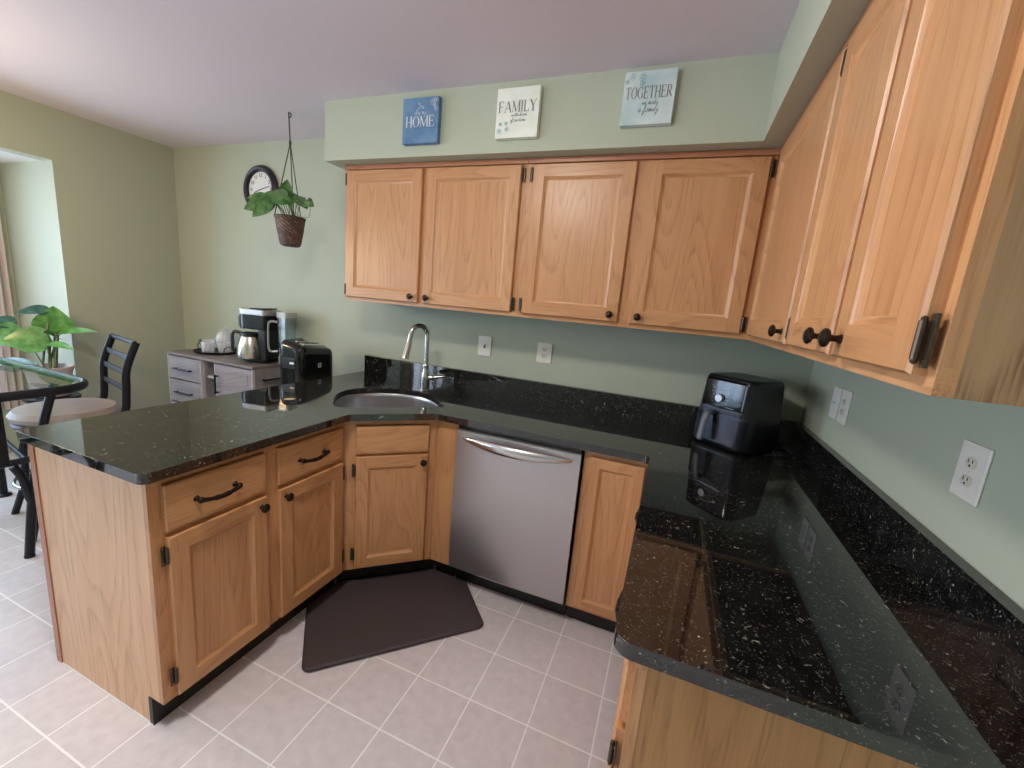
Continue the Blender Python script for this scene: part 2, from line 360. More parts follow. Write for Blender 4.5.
# ceiling lamps
LAMP = 112
PENDANT = 66
def dome(name, label, loc, r, h, col, strength):
    t = thing(name, label, 'ceiling lamp', loc)
    MB().lathe([(0, 0), (r*1.06, 0), (r*1.06, -.018), (r*.98, -.026), (0, -.026)], 40).build('base_plate', WHITE, t)
    m, nt, b = mat(name+'_glow'); b.inputs['Base Color'].default_value = (.9, .9, .9, 1); b.inputs['Emission Color'].default_value = col; b.inputs['Emission Strength'].default_value = strength
    MB().lathe([(r*.97, -.026)]+[(r*.95*math.cos(a), -.03-h*math.sin(a)) for a in [i*PI/2/8 for i in range(8)]]+[(0, -.03-h)], 40, cap=False).build('lamp_shade', m, t)
    return t
dome('kitchen_ceiling_lamp', 'round white dome lamp on the kitchen ceiling between the two counter legs', (-1.60, -1.92, 2.443), .165, .075, (1, .95, .86, 1), LAMP)
pl = thing('pendant_lamp', 'warm glowing globe pendant lamp hanging on a rod over the glass dining table', 'pendant lamp', (-3.85, -1.83, 2.443))
MB().lathe([(0, 0), (.06, 0), (.06, -.015), (.012, -.025), (.008, -.03), (.008, -.58), (.03, -.585), (.03, -.60), (0, -.60)], 24).build('rod', BRONZE, pl)
m, nt, b = mat('pendant_glow'); b.inputs['Base Color'].default_value = (.9, .9, .9, 1); b.inputs['Emission Color'].default_value = (1, .72, .36, 1); b.inputs['Emission Strength'].default_value = PENDANT
MB().lathe([(0, -.83)]+[(.12*math.sin(a), -.71-.12*math.cos(a)) for a in [k*PI/12 for k in range(1, 12)]]+[(0, -.595)], 32, cap=False).build('globe', m, pl)

# ------------------------------------------------------------------ cabinet pieces (local frame: front faces -y)
def panel_door(x0, x1, z0, z1, yb, t=.02, fw=.056, rec=.010, sl=.014):
    m = MB(); b = bmesh.new()
    R = lambda i, y: [(x0+i, y, z0+i), (x1-i, y, z0+i), (x1-i, y, z1-i), (x0+i, y, z1-i)]
    rings = [R(0, yb), R(0, yb-t+.005), R(.004, yb-t)]
    def q(pts, mi): f = b.faces.new([b.verts.new(p) for p in pts]); f.material_index = mi
    def strip(A, B):
        for k in range(4): q([A[k], A[(k+1) % 4], B[(k+1) % 4], B[k]], 1 if k in (0, 2) else 0)
    strip(rings[0], rings[1]); strip(rings[1], rings[2])
    A, B = R(.004, yb-t), R(fw, yb-t)
    yf = yb-t
    q([A[0], (B[0][0], yf, A[0][2]), (B[3][0], yf, A[3][2]), A[3]], 0)
    q([(B[1][0], yf, A[1][2]), A[1], A[2], (B[2][0], yf, A[2][2])], 0)
    q([(B[0][0], yf, A[0][2]), (B[1][0], yf, A[1][2]), B[1], B[0]], 1)
    q([B[3], B[2], (B[2][0], yf, A[2][2]), (B[3][0], yf, A[3][2])], 1)
    C1 = R(fw+.003, yf+.003); C2 = R(fw+sl, yf+rec); C3 = R(fw+sl+.002, yf+rec)
    strip(B, C1); strip(C1, C2); strip(C2, C3); q(C3, 0); q(rings[0][::-1], 0)
    bmesh.ops.remove_doubles(b, verts=b.verts, dist=1e-6); bmesh.ops.recalc_face_normals(b, faces=b.faces[:])
    m._merge(b, None); return m
def slab_front(x0, x1, z0, z1, yb, t=.02):
    m = MB(); b = bmesh.new()
    R = lambda i, y: [(x0+i, y, z0+i), (x1-i, y, z0+i), (x1-i, y, z1-i), (x0+i, y, z1-i)]
    rr = [R(0, yb), R(0, yb-t+.007), R(.003, yb-t+.003), R(.014, yb-t), R(.016, yb-t)]
    for A, B in zip(rr, rr[1:]):
        for k in range(4): b.faces.new([b.verts.new(p) for p in (A[k], A[(k+1) % 4], B[(k+1) % 4], B[k])])
    b.faces.new([b.verts.new(p) for p in rr[-1]]); b.faces.new([b.verts.new(p) for p in rr[0][::-1]])
    bmesh.ops.remove_doubles(b, verts=b.verts, dist=1e-6); bmesh.ops.recalc_face_normals(b, faces=b.faces[:])
    m._merge(b, 1); return m
def knob(x, z, y, parent):
    m = MB().lathe([(.0085, 0), (.0062, .004), (.0052, .012), (.007, .016), (.0145, .019), (.0168, .023), (.0156, .027), (.0095, .031), (0, .0325)], 20, M=at(AXY, x, y, z))
    return m.build('knob', BRONZE, parent)
def pull(x, z, y, w, parent):
    m = MB(); h = w/2
    pts = smooth([(x-h, y-.022, z+.004), (x-h*.72, y-.027, z), (x-h*.35, y-.030, z-.003), (x, y-.031, z-.0045), (x+h*.35, y-.030, z-.003), (x+h*.72, y-.027, z), (x+h, y-.022, z+.004)], 4)
    n = len(pts); m.tube(pts, [.0080-.0016*math.sin(PI*i/(n-1)) + .002*(abs(i/(n-1)-.5) < .18) for i in range(n)], 10)
    for s in (-1, 1):
        m.lathe([(.010, 0), (.009, .003), (.0055, .008), (.0055, .018), (.010, .020), (.0105, .025), (.007, .029), (0, .030)], 16, M=at(AXY, x+s*h, y, z+.004))
    return m.build('handle', BRONZE, parent)
def hinge(x, z, y, s, parent, h=.064):
    # s: direction from the door towards the frame
    m = MB(); m.tube([(x, y-.006, z-h*.36), (x, y-.006, z+h*.36)], .0048, 10)
    m.box(x, x+s*.013, y-.0005, y+.0035, z-h/2, z+h/2, bev=.0012) if s > 0 else m.box(x-.013, x, y-.0005, y+.0035, z-h/2, z+h/2, bev=.0012)
    for k in (-1, 1): m.lathe([(.004, 0), (.0035, .004), (0, .006)], 8, M=at(Matrix.Identity(4) if k > 0 else Matrix.Rotation(PI, 4, 'X'), x, y-.006, z+k*h*.36))
    for k in (-.38, .38): m.lathe([(.003, 0), (.002, .002), (0, .002)], 8, M=at(AXY, x+s*.0085, y-.0005, z+k*h))
    return m.build('hinge', BRONZE2, parent)

# ------------------------------------------------------------------ upper cabinets
UB, UT, UD = 1.404, 2.147, .343
def upper(name, label, loc, rotz, w, doors, stiles, end_right=False, blind=None, end_left=False):
    t = thing(name, label, 'cabinet', loc, rotz, 'wall hung oak cabinets'); H = UT-UB
    b = MB()
    b.box(0, w, 0, .02, 0, .034, 1); b.box(0, w, 0, .02, H-.03, H, 1)
    for a, c in stiles: b.box(a, c, 0, .02, .034, H-.03, 0)
    if blind: b.box(blind[0], blind[1], .0, .02, .034, H-.03, 0)
    b.build('face_frame', OAK, t)
    c = MB(); c.box(0, .014, .02, UD, 0, H-.001); c.box(w-.014, w, .02, UD, 0, H-.001); c.box(.014, w-.014, .02, UD, H-.02, H-.001); c.box(.014, w-.014, UD-.008, UD, .026, H-.02)
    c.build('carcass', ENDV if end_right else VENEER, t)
    MB().box(.014, w-.014, .02, UD-.001, .012, .026).build('underside', UNDERSHADE, t)
    mo = MB().box(0, w, -.014, 0, H-.026, H-.001, bev=.004); mo.build('top_moulding', TRIM_OAKX, t)
    for x0, x1, k, hg in doors:
        d = panel_door(x0, x1, .020, .712, 0).build('door', OAK, t)
        knob(x1-.036 if k == 'r' else x0+.036, .052, -.02, d)
        for z in (.062, .668): hinge(x1+.004 if hg > 0 else x0-.004, z, -.012, hg, d)
    return t
upper('upper_cabinet', 'two door oak wall cabinet at the free end of the run, nearest the hanging plant',
      (-2.491, -UD, UB), 0, 1.101, [(.022, .520, 'r', -1), (.549, 1.072, 'l', 1)], [(0, .045), (.51, .56), (1.05, 1.101)])
upper('upper_cabinet', 'oak wall cabinet with two doors on the back wall, below the TOGETHER sign',
      (-1.390, -UD, UB), 0, 1.047, [(.030, .504, 'r', -1), (.556, 1.012, 'l', 1)], [(0, .045), (.49, .57), (1.0, 1.047)])
upper('upper_cabinet', 'single door oak wall cabinet in the corner of the right wall above the air fryer',
      (-UD, -.343, UB), -PI/2, .735, [(.075, .722, 'r', -1)], [(0, .09), (.70, .735)])
t = upper('upper_cabinet', 'two door oak wall cabinet on the right wall, big bronze hinge nearest the viewer',
      (-UD, -1.078, UB), -PI/2, .650, [(.012, .332, 'r', -1), (.358, .632, 'l', 1)], [(0, .03), (.32, .370), (.615, .650)], end_right=True)
# base cabinets ------------------------------------------------------------------
BT = .882
t = thing('base_cabinet', 'oak peninsula base cabinet with two drawers over two doors and bronze pulls', 'cabinet', (-1.975, -1.672, 0), PI/2, 'oak base cabinets')
b = MB(); wP = .782
b.box(0, wP, 0, .02, .105, .135, 1); b.box(0, wP, 0, .02, .852, BT, 1); b.box(.04, .36, 0, .02, .682, .70, 1); b.box(.43, .742, 0, .02, .682, .70, 1)
for a, c in ((0, .04), (.36, .43), (.742, wP)): b.box(a, c, 0, .02, .135, .852, 0)
b.build('face_frame', OAK, t)
b = MB(); b.box(0, .016, .02, .605, .105, BT); b.box(0, .016, .075, .605, 0, .105); b.box(wP-.016, wP, .02, .605, .105, BT); b.box(.016, wP-.016, .02, .605, .105, .12); b.box(0, wP, .605, .613, 0, BT)
b.build('carcass', VENEER, t)
MB().box(-.004, .0, .60, .632, 0, BT, bev=.001).build('corner_trim', TRIM_OAK, t)
MB().box(-.004, 0, .06, .605, 0, .004, bev=.001).build('caulk_line', WHITE, t)
MB().box(-.003, wP, .056, .074, 0, .104).build('toe_kick', KICK, t)
for x0, x1, px, kx, hx, hs in ((.036, .368, .185, .343, .032, -1), (.421, .757, .577, .448, .761, 1)):
    d = slab_front(x0, x1, .700, .850, 0).build('drawer', OAK, t); pull(px, .772, -.02, .125, d)
    d = panel_door(x0, x1, .116, .682, 0).build('door', OAK, t); knob(kx, .648, -.02, d)
    for z in (.195, .625): hinge(hx, z, -.012, hs, d)

th = math.atan2(.285, .3194)
t = thing('base_cabinet', 'angled oak sink cabinet in the corner with one door under a blank drawer front', 'cabinet', (-1.975, -.890, 0), th, 'oak base cabinets')
wD = .428
b = MB(); b.box(0, wD, 0, .02, .105, .135, 1); b.box(0, wD, 0, .02, .852, BT, 1); b.box(.058, wD-.05, 0, .02, .69, .72, 1)
for a, c in ((0, .058), (wD-.05, wD)): b.box(a, c, 0, .02, .135, .852, 0)
b.build('face_frame', OAK, t)
slab_front(.050, .388, .712, .850, 0).build('drawer_front', OAK, t)
d = panel_door(.050, .388, .116, .700, 0).build('door', OAK, t); knob(.362, .664, -.02, d)
for z in (.195, .632): hinge(.046, z, -.012, -1, d)
MB().box(-.03, wD+.03, .055, .07, 0, .104).build('toe_kick', KICK, t)
Mi = Matrix.Rotation(-th, 4, 'Z') @ Matrix.Translation((1.975, .890, 0))
MB().box(-2.588, -2.58, -.888, -.002, 0, BT, M=Mi).box(-2.58, -1.55, -.01, -.002, 0, BT, M=Mi).build('carcass', VENEER, t)

t = thing('filler_panel', 'plain oak filler panel between the angled sink cabinet and the dishwasher', 'panel', (-1.654, -.605, 0))
MB().box(0, .118, 0, .02, .105, BT).build('panel', OAK, t)
MB().box(0, .118, .06, .075, 0, .105).build('toe_kick', KICK, t)

t = thing('base_cabinet', 'narrow one door oak base cabinet between the dishwasher and the right counter leg', 'cabinet', (-.915, -.605, 0), 0, 'oak base cabinets')
b = MB(); b.box(0, .31, 0, .02, .105, .135, 1); b.box(0, .31, 0, .02, .852, BT, 1)
for a, c in ((0, .035), (.245, .31)): b.box(a, c, 0, .02, .135, .852, 0)
b.build('face_frame', OAK, t)
panel_door(.030, .258, .125, .852, 0, fw=.043).build('door', OAK, t)
b = MB(); b.box(0, .014, .02, .595, .105, BT); b.box(.296, .31, .02, .595, .105, BT); b.box(.014, .296, .02, .595, .105, .12); b.box(0, .31, .587, .595, .12, BT)
b.build('carcass', VENEER, t)
MB().box(0, .31, .06, .075, 0, .104).build('toe_kick', KICK, t)

t = thing('base_cabinet', 'oak base cabinet under the right counter leg, its plain end panel towards the viewer', 'cabinet', (-.605, -.630, 0), -PI/2, 'oak base cabinets')
wR = 1.028
b = MB(); b.box(0, wR, 0, .02, .105, .135, 1); b.box(0, wR, 0, .02, .852, BT, 1); b.box(.04, .50, 0, .02, .682, .70, 1); b.box(.54, wR-.04, 0, .02, .682, .70, 1)
for a, c in ((0, .04), (.50, .54), (wR-.04, wR)): b.box(a, c, 0, .02, .135, .852, 0)
b.build('face_frame', OAK, t)
b = MB(); b.box(0, .016, .02, .60, .105, BT); b.box(wR-.016, wR-.001, .02, .60, .0, BT); b.box(.016, wR-.016, .02, .60, .105, .12)
b.build('carcass', oak('oak_end_veneer', 'z', srgb(180, 134, 86), srgb(168, 119, 72), srgb(126, 80, 44), rough=.42, fig=.6, seed=8, rings=16), t)
MB().box(0, wR, .06, .075, 0, .104).build('toe_kick', KICK, t)
for x0, x1, kx, hx, hs in ((.03, .505, .47, .026, -1), (.535, wR-.03, .57, wR-.026, 1)):
    d = slab_front(x0, x1, .700, .850, 0).build('drawer', OAK, t); pull((x0+x1)/2, .772, -.02, .125, d)
    d = panel_door(x0, x1, .116, .682, 0).build('door', OAK, t); knob(kx, .648, -.02, d)
    for z in (.195, .625): hinge(hx, z, -.012, hs, d)

# ------------------------------------------------------------------ countertop, sink, faucet
SC = Vector((-1.99, -.545)); SU = Vector((.746, .666)); SV = Vector((-.666, .746))
def sink_outline(off=0):
    ctl = [(-.275, -.10), (-.262, -.155), (-.215, -.186), (-.10, -.19), (.10, -.19), (.19, -.186), (.235, -.16), (.252, -.11), (.25, -.01), (.228, .095), (.17, .185), (.08, .242), (-.02, .262), (-.10, .258), (-.185, .226), (-.24, .16), (-.27, .06)]
    out = []
    for p in smooth([(a, c, 0) for a, c in ctl], 4, True):
        v = Vector((p.x+.01, p.y-.02)); v *= 1+off/ v.length; v.x -= .01; v.y += .02
        out.append(SC+SU*v.x+SV*v.y)
    return out
ct = thing('countertop', 'polished black speckled granite counter running in a U over all base cabinets', 'countertop', (0, 0, 0))
outer = round_poly([(-2.61, -.001), (-2.61, -1.702), (-1.935, -1.702), (-1.935, -.908), (-1.639, -.644), (-.65, -.644), (-.65, -1.682), (-.001, -1.682), (-.001, -.001)],
                   [0, .02, .025, .03, .03, .02, .035, 0, 0])
def counter_bm():
    b = bmesh.new(); es = []
    for loop in (outer, [tuple(p) for p in sink_outline()]):
        vs = [b.verts.new((p[0], p[1], .914)) for p in loop]
        es += [b.edges.new((vs[i], vs[(i+1) % len(vs)])) for i in range(len(vs))]
    bmesh.ops.triangle_fill(b, use_beauty=True, use_dissolve=False, edges=es)
    bad = [f for f in b.faces if (Vector(f.calc_center_median()[:2])-SC).length < .12]
    if bad: bmesh.ops.delete(b, geom=bad, context='FACES')
    for f in b.faces:
        if f.normal.z < 0: f.normal_flip()
    e = bmesh.ops.extrude_face_region(b, geom=b.faces[:])
    bmesh.ops.translate(b, vec=(0, 0, -.032), verts=[v for v in e['geom'] if isinstance(v, bmesh.types.BMVert)])
    bmesh.ops.recalc_face_normals(b, faces=b.faces[:])
    ed = [x for x in b.edges if len(x.link_faces) == 2 and abs(x.verts[0].co.z-x.verts[1].co.z) < 1e-6 and x.link_faces[0].normal.angle(x.link_faces[1].normal) > 1.0 and max(v.co.y for v in x.verts) < -.01 and max(v.co.x for v in x.verts) < -.01]
    bmesh.ops.bevel(b, geom=ed, offset=.009, segments=4, profile=.5, affect='EDGES', clamp_overlap=True)
    return b
m = MB(); m._merge(counter_bm(), 0); o = m.build('slab', GRANITE, ct)
for p in o.data.polygons:
    if abs(p.normal.z) > .999: p.use_smooth = False
MB().box(-2.602, -.031, -.030, -.001, .914, 1.0277, bev=.0012).build('backsplash', GRANITE, ct)
MB().box(-.030, -.001, -1.682, -.001, .914, 1.0277, bev=.0012).build('backsplash', GRANITE, ct)

sk = thing('sink', 'stainless steel undermount sink bowl set in the angled corner counter', 'sink', (SC.x, SC.y, .68))
def ring(off, z, k=1): return [((p.x-SC.x)*k, (p.y-SC.y)*k, z-.68) for p in sink_outline(off)]
MB().loft([ring(.028, .8815), ring(.004, .8815), ring(.0, .878), ring(-.004, .86), ring(-.012, .72), ring(-.03, .70), ring(-.06, .692), ring(0, .688, .2)], cap0=False).build('basin', STEEL, sk, ang=50)
MB().lathe([(.042, .009), (.044, .012), (.03, .013), (.028, .009), (0, .009)], 28).build('drain', NICKEL, sk)

fx, fy = -1.976, -.233
fc = thing('faucet', 'brushed nickel gooseneck kitchen faucet standing behind the corner sink', 'faucet', (fx, fy, .914))
MB().lathe([(.030, 0), (.030, .006), (.026, .010), (.0255, .03), (.026, .075), (.024, .095), (.0175, .118), (.0165, .135), (.0185, .142), (.0185, .15), (.0135, .158)], 28).build('body', NICKEL, fc)
dv = Vector((-.38, -.92)).normalized()
P = [(0, 0, .15), (0, 0, .24), (0, 0, .325)] + [(dv.x*.056*(1-math.cos(a)), dv.y*.056*(1-math.cos(a)), .325+.056*math.sin(a)) for a in [PI*k/7 for k in range(1, 7)]] + [(dv.x*.119, dv.y*.119, .298)]
MB().tube(smooth(P, 4), .0135, 16).build('spout', NICKEL, fc)
hd = [Vector((dv.x*.119, dv.y*.119, .300)), Vector((dv.x*.125, dv.y*.125, .270)), Vector((dv.x*.138, dv.y*.138, .225)), Vector((dv.x*.147, dv.y*.147, .195))]
MB().tube(smooth(hd, 4), [.0145+.0105*(i/12)**1.3 for i in range(13)], 18).build('spray_head', NICKEL, fc)
lv = Vector((.80, .60)).normalized(); lv = Vector((.93, .36))
MB().tube([(0, 0, .075), (lv.x*.045, lv.y*.045, .078)], [.018, .016], 16).tube(smooth([(lv.x*.04, lv.y*.04, .079), (lv.x*.075, lv.y*.075, .086), (lv.x*.12, lv.y*.12, .094)], 4), [.016, .0175, .018, .017, .0155, .0135, .012, .0105, .008], 14, flat=(1, .7)).build('lever', NICKEL, fc)

# ------------------------------------------------------------------ dishwasher
dw = thing('dishwasher', 'stainless steel dishwasher with a bowed bar handle below the back counter', 'dishwasher', (-1.528, -.605, 0))
wd = .604
def dwpanel():
    rings = []
    for z, y in ((.118, -.022), (.13, -.03), (.5, -.033), (.80, -.032), (.852, -.026), (.858, -.018)):
        rings.append([(0, y+.02, z)] + [(wd*k/12, y - .004*math.sin(PI*k/12), z) for k in range(13)] + [(wd, y+.02, z), (wd, 0, z), (0, 0, z)])
    return MB().loft(rings)
dwpanel().build('door', STEEL, dw, ang=30)
MB().box(.002, wd-.002, -.02, .02, .860, .878, bev=.003).build('control_strip', BLACKGLOSS, dw)
MB().box(0.004, wd-.004, .0, .57, .118, .866).build('tub', BLACKSATIN, dw)
MB().box(0, wd, .06, .075, 0, .112).build('kick_plate', KICK, dw)
n = 25; pts = [(.035+(wd-.07)*i/(n-1), -.038-.046*math.sin(PI*i/(n-1))**.8, .822-.004*math.sin(PI*i/(n-1))) for i in range(n)]
MB().tube(pts, [.006+.020*math.sin(PI*i/(n-1))**.7 for i in range(n)], 16, flat=(.62, 1)).build('handle', STEELV, dw)

# ------------------------------------------------------------------ anti-fatigue mat
poly = [(-1.763, -1.333), (-1.236, -.797), (-1.462, -.556), (-1.672, -.556), (-2.026, -.872), (-2.026, -1.064)]
tag(MB().prism(round_poly(poly, [.035, .035, .02, .03, .03, .02]), 0, .018, bev=.012, seg=4).build('floor_mat', MAT), 'dark brown cushioned floor mat cut to the angled sink corner', 'mat')

# ------------------------------------------------------------------ switch plates and outlets (front faces -y, local)
def plate(name, label, cat, loc, rotz, w, h, kind, group):
    t = thing(name, label, cat, loc, rotz, group)
    MB().box(-w/2, w/2, -.006, 0, -h/2, h/2, bev=.003, seg=3).build('cover_plate', IVORY, t)
    if kind == 'duplex':
        for s in (-1, 1):
            z = s*.0195
            MB().prism([(x, y) for x, y in round_poly([(-.017, -.012), (.017, -.012), (.017, .012), (-.017, .012)], [.011]*4, 4)], .006, .0085, bev=.0008, M=at(AXY, 0, 0, z)).build('receptacle', IVORY2, t)
            m = MB(); m.box(-.008, -.0055, -.0090, -.0084, z-.001, z+.008); m.box(.0055, .008, -.0090, -.0084, z+.001, z+.008); m.lathe([(.0028, 0), (.0028, .0006), (0, .0006)], 12, M=at(AXY, 0, -.0084, z-.006)); m.build('slot', SLOT, t)
        MB().lathe([(.003, 0), (.002, .001), (0, .001)], 10, M=at(AXY, 0, -.006, 0)).build('screw', IVORY2, t)
    elif kind == 'toggle':
        MB().box(-.006, .006, -.0066, -.006, -.012, .012, bev=.0003).build('toggle_slot', SLOT, t)
        MB().box(-.0045, .0045, -.018, -.0062, -.002, .009, bev=.002, M=Matrix.Rotation(-.3, 4, 'X')).build('toggle', IVORY2, t)
        for s in (-1, 1): MB().lathe([(.003, 0), (.002, .001), (0, .001)], 10, M=at(AXY, 0, -.006, s*.03)).build('screw', IVORY2, t)
    elif kind == 'rocker':
        MB().box(-.017, .017, -.0075, -.006, -.034, .034, bev=.0006).build('rocker', WHITE, t)
        MB().box(-.017, .017, -.0079, -.0074, -.0012, .0012).build('rocker_gap', SLOT, t)
    return t
plate('light_switch', 'ivory toggle switch plate on the back wall right of the faucet', 'light switch', (-1.7075, 0, 1.195), 0, .088, .124, 'toggle', 'wall plates')
plate('wall_outlet', 'ivory duplex outlet on the back wall behind the dishwasher stretch of counter', 'outlet', (-1.321, 0, 1.200), 0, .090, .118, 'duplex', 'wall plates')
plate('light_switch', 'flat white switch plate on the right wall, the one closer to the air fryer', 'light switch', (0, -.383, 1.196), -PI/2, .074, .124, 'rocker', 'wall plates')
plate('wall_outlet', 'white plate beside a switch plate on the right wall, second from the air fryer', 'outlet', (0, -.478, 1.197), -PI/2, .086, .126, 'duplex', 'wall plates')
plate('wall_outlet', 'large ivory duplex outlet alone on the right wall, nearest the viewer', 'outlet', (0, -1.206, 1.201), -PI/2, .090, .124, 'duplex', 'wall plates')

# ------------------------------------------------------------------ lettering
def stroke_letters(text, h, ink_thin=.05, ink_thick=.15):
    """serif capitals as thin flat polygons, baseline at 0; returns quads and width"""
    Q = []; x = 0
    def seg(p, q, w):
        a, b = Vector(p), Vector(q); n = Vector((-(b-a).y, (b-a).x)).normalized()*w/2
        Q.append([tuple(Vector((x, 0))+v) for v in (a-n, b-n, b+n, a+n)])
    def vs(px, k, z0=0, z1=1): seg((px, z0), (px, z1), k)
    def serif(px, z, w=.26): seg((px-w/2, z), (px+w/2, z), .035)
    def arc(cx, cy, rx, ry, a0, a1, n=16, tk=None):
        for i in range(n):
            A, B = [math.radians(a0+(a1-a0)*(i+j)/n) for j in (0, 1)]
            def pt(a, s):
                wv = ink_thin+(ink_thick-ink_thin)*abs(math.cos(a)); return Vector((x+cx+(rx+s*wv/2)*math.cos(a), cy+(ry+s*wv*.3)*math.sin(a)))
            Q.append([tuple(v) for v in (pt(A, -1), pt(A, 1), pt(B, 1), pt(B, -1))])
    T, K = ink_thin, ink_thick; top, bot = .983, .017
    for c in text:
        if c == 'H': vs(.14, K); vs(.66, K); seg((.14, .5), (.66, .5), T); [serif(a, z) for a in (.14, .66) for z in (top, bot)]; w = .84
        elif c == 'O': arc(.42, .5, .34, .47, 0, 360, 28); w = .86
        elif c == 'M': vs(.12, T); vs(.88, K); seg((.14, .98), (.5, .05), K*.9); seg((.5, .05), (.86, .98), T); serif(.12, bot); serif(.88, bot); serif(.1, top, .2); serif(.9, top, .2); w = 1.04
        elif c in 'EF':
            vs(.14, K); seg((.14, top), (.6, top), T); seg((.14, .52), (.46, .52), T); seg((.6, 1), (.6, .8), T); seg((.46, .62), (.46, .42), T); serif(.14, bot)
            if c == 'E': seg((.14, bot), (.62, bot), T); seg((.62, 0), (.62, .22), T)
            w = .74
        elif c == 'A': seg((.1, .02), (.44, 1), T); seg((.44, .98), (.78, .02), K); seg((.22, .34), (.64, .34), T); serif(.1, bot, .22); serif(.78, bot, .26); w = .92
        elif c == 'I': vs(.16, K); serif(.16, top); serif(.16, bot); w = .36
        elif c == 'L': vs(.14, K); seg((.14, bot), (.6, bot), T); seg((.6, 0), (.6, .24), T); serif(.14, top); serif(.14, bot); w = .72
        elif c == 'Y': seg((.08, .98), (.4, .48), K); seg((.72, .98), (.4, .48), T); vs(.4, K, 0, .5); serif(.08, top, .24); serif(.72, top, .22); serif(.4, bot); w = .84
        elif c == 'T': vs(.36, K); seg((.04, top), (.68, top), T); seg((.04, 1), (.04, .8), T); seg((.68, 1), (.68, .8), T); serif(.36, bot); w = .78
        elif c == 'G': arc(.42, .5, .34, .47, 40, 330, 22); vs(.70, K*.8, .1, .42); serif(.70, .42, .24); seg((.70, .98), (.70, .78), T); w = .88
        elif c == 'R': vs(.14, K); arc(.36, .74, .22, .24, -90, 90, 12); seg((.14, top), (.36, top), T); seg((.14, .5), (.36, .5), T); seg((.36, .5), (.68, .02), K); serif(.14, bot); serif(.68, bot, .2); w = .80
        else: w = .4
        x += w
    return [[(px*h, pz*h) for px, pz in q] for q in Q], x*h
GLY = {  # monoline cursive, x-height 1
 'a': [(.75, .85), (.4, 1), (.1, .5), (.3, 0), (.7, .4), (.8, .95), (.8, .2), (1.05, .1)], 'e': [(0, .3), (.5, .55), (.45, 1), (.15, .75), (.2, .1), (.6, 0), (.85, .25)],
 'f': [(0, .1), (.5, 1.2), (.6, 2), (.35, 1.8), (.3, .2), (.1, -.9), (.35, -.7), (.5, .1), (.85, .25)], 'h': [(0, .1), (.4, 1.5), (.35, 1.95), (.2, 1.2), (.15, 0), (.5, .95), (.7, .5), (.7, .05), (1, .2)],
 'i': [(0, .15), (.3, .95), (.3, .1), (.6, .2)], 'k': [(0, .1), (.4, 1.5), (.35, 1.95), (.15, 0), (.6, 1), (.3, .55), (.7, 0), (.95, .2)], 'l': [(0, .1), (.4, 1.5), (.35, 2), (.15, .6), (.3, 0), (.6, .2)],
 'm': [(0, .8), (.15, 1), (.15, 0), (.45, 1), (.5, 0), (.8, 1), (.9, .05), (1.15, .2)], 'n': [(0, .8), (.15, 1), (.15, 0), (.5, 1), (.6, .05), (.85, .2)], 'o': [(.5, 1), (.1, .6), (.3, 0), (.7, .4), (.5, 1), (.9, .85)],
 'r': [(0, .1), (.25, 1), (.35, .8), (.6, .85), (.5, .1), (.8, .2)], 's': [(0, .1), (.45, 1), (.5, .4), (.3, 0), (.75, .2)], 't': [(0, .1), (.4, 1.6), (.25, .3), (.45, 0), (.75, .25)],
 'u': [(0, .9), (.15, .9), (.15, .15), (.45, .1), (.65, .95), (.65, .1), (.95, .2)], 'w': [(0, .9), (.1, .1), (.45, .8), (.5, .1), (.85, .9), (1, .8)], 'y': [(0, .9), (.2, .3), (.5, .3), (.65, .95), (.45, -.8), (.1, -.6), (.9, .25)],
 'Y': [(0, 1.7), (.3, 1.9), (.4, 1.2), (.9, 1.9), (.6, .6), (.2, -.6), (.0, -.2), (.9, .3)], ' ': None}
def script(text, xh, pen):
    m = []; x = 0
    for c in text:
        g = GLY.get(c)
        if g is None: x += .55; continue
        m.append([((x+a+.22*z)*xh, z*xh) for a, z in g]); x += max(a for a, z in g)*.98
    return m, x*xh
def canvas_sign(label, cx, z0, z1, w, body, title, th_, ink, lines, flowers, fcol):
    D = .028; yf = -.428-D
    t = thing('wall_sign', label, 'sign', (cx, -.428, z0), 0, 'word signs on the soffit')
    H = z1-z0
    MB().box(-w/2, w/2, -D, 0, 0, H, bev=.0025).build('canvas', body, t)
    q, tw = stroke_letters(title[0], 1); s = th_; k = (w*title[2])/(tw*s)
    L = MB()
    for f in q:
        fr = [((px-tw/2)*s*k, -D-.0009, title[1]+pz*s) for px, pz in f]
        L.quads([fr]); 
    L.build('lettering', ink, t)
    m = MB()
    for txt, xx, zz, xh in lines:
        st, sw = script(txt, xh, 1)
        for p in st: m.tube([(v.x, v.y, v.z) for v in smooth([(a-sw/2+xx, -D-.0006, zz+z) for a, z in p], 3)], .0006 if xh < .012 else .0008, 5)
    m.build('script_lettering', ink, t)
    m = MB()
    for fx_, fz, r in flowers:
        for k in range(5):
            a = 2*PI*k/5+fx_*40; cx_, cz_ = fx_+math.cos(a)*r*.6, fz+math.sin(a)*r*.6
            m.tube([(cx_+math.cos(b_)*r*.4, -D-.0004, cz_+math.sin(b_)*r*.4) for b_ in [2*PI*i/9 for i in range(9)]], .0007, 4, closed=True)
    m.build('floral_print', fcol, t)
    return t
def wash(name, a, b, sc=18):
    m, nt, bs = mat(name); tc = N(nt, 'ShaderNodeTexCoord'); no = N(nt, 'ShaderNodeTexNoise'); no.inputs['Scale'].default_value = sc; no.inputs['Detail'].default_value = 5
    nt.links.new(tc.outputs['Object'], no.inputs['Vector']); r = ramp(nt, no.outputs['Fac'], [(.35, a), (.65, b)]); nt.links.new(r.outputs[0], bs.inputs['Base Color']); bs.inputs['Roughness'].default_value = .7; return m
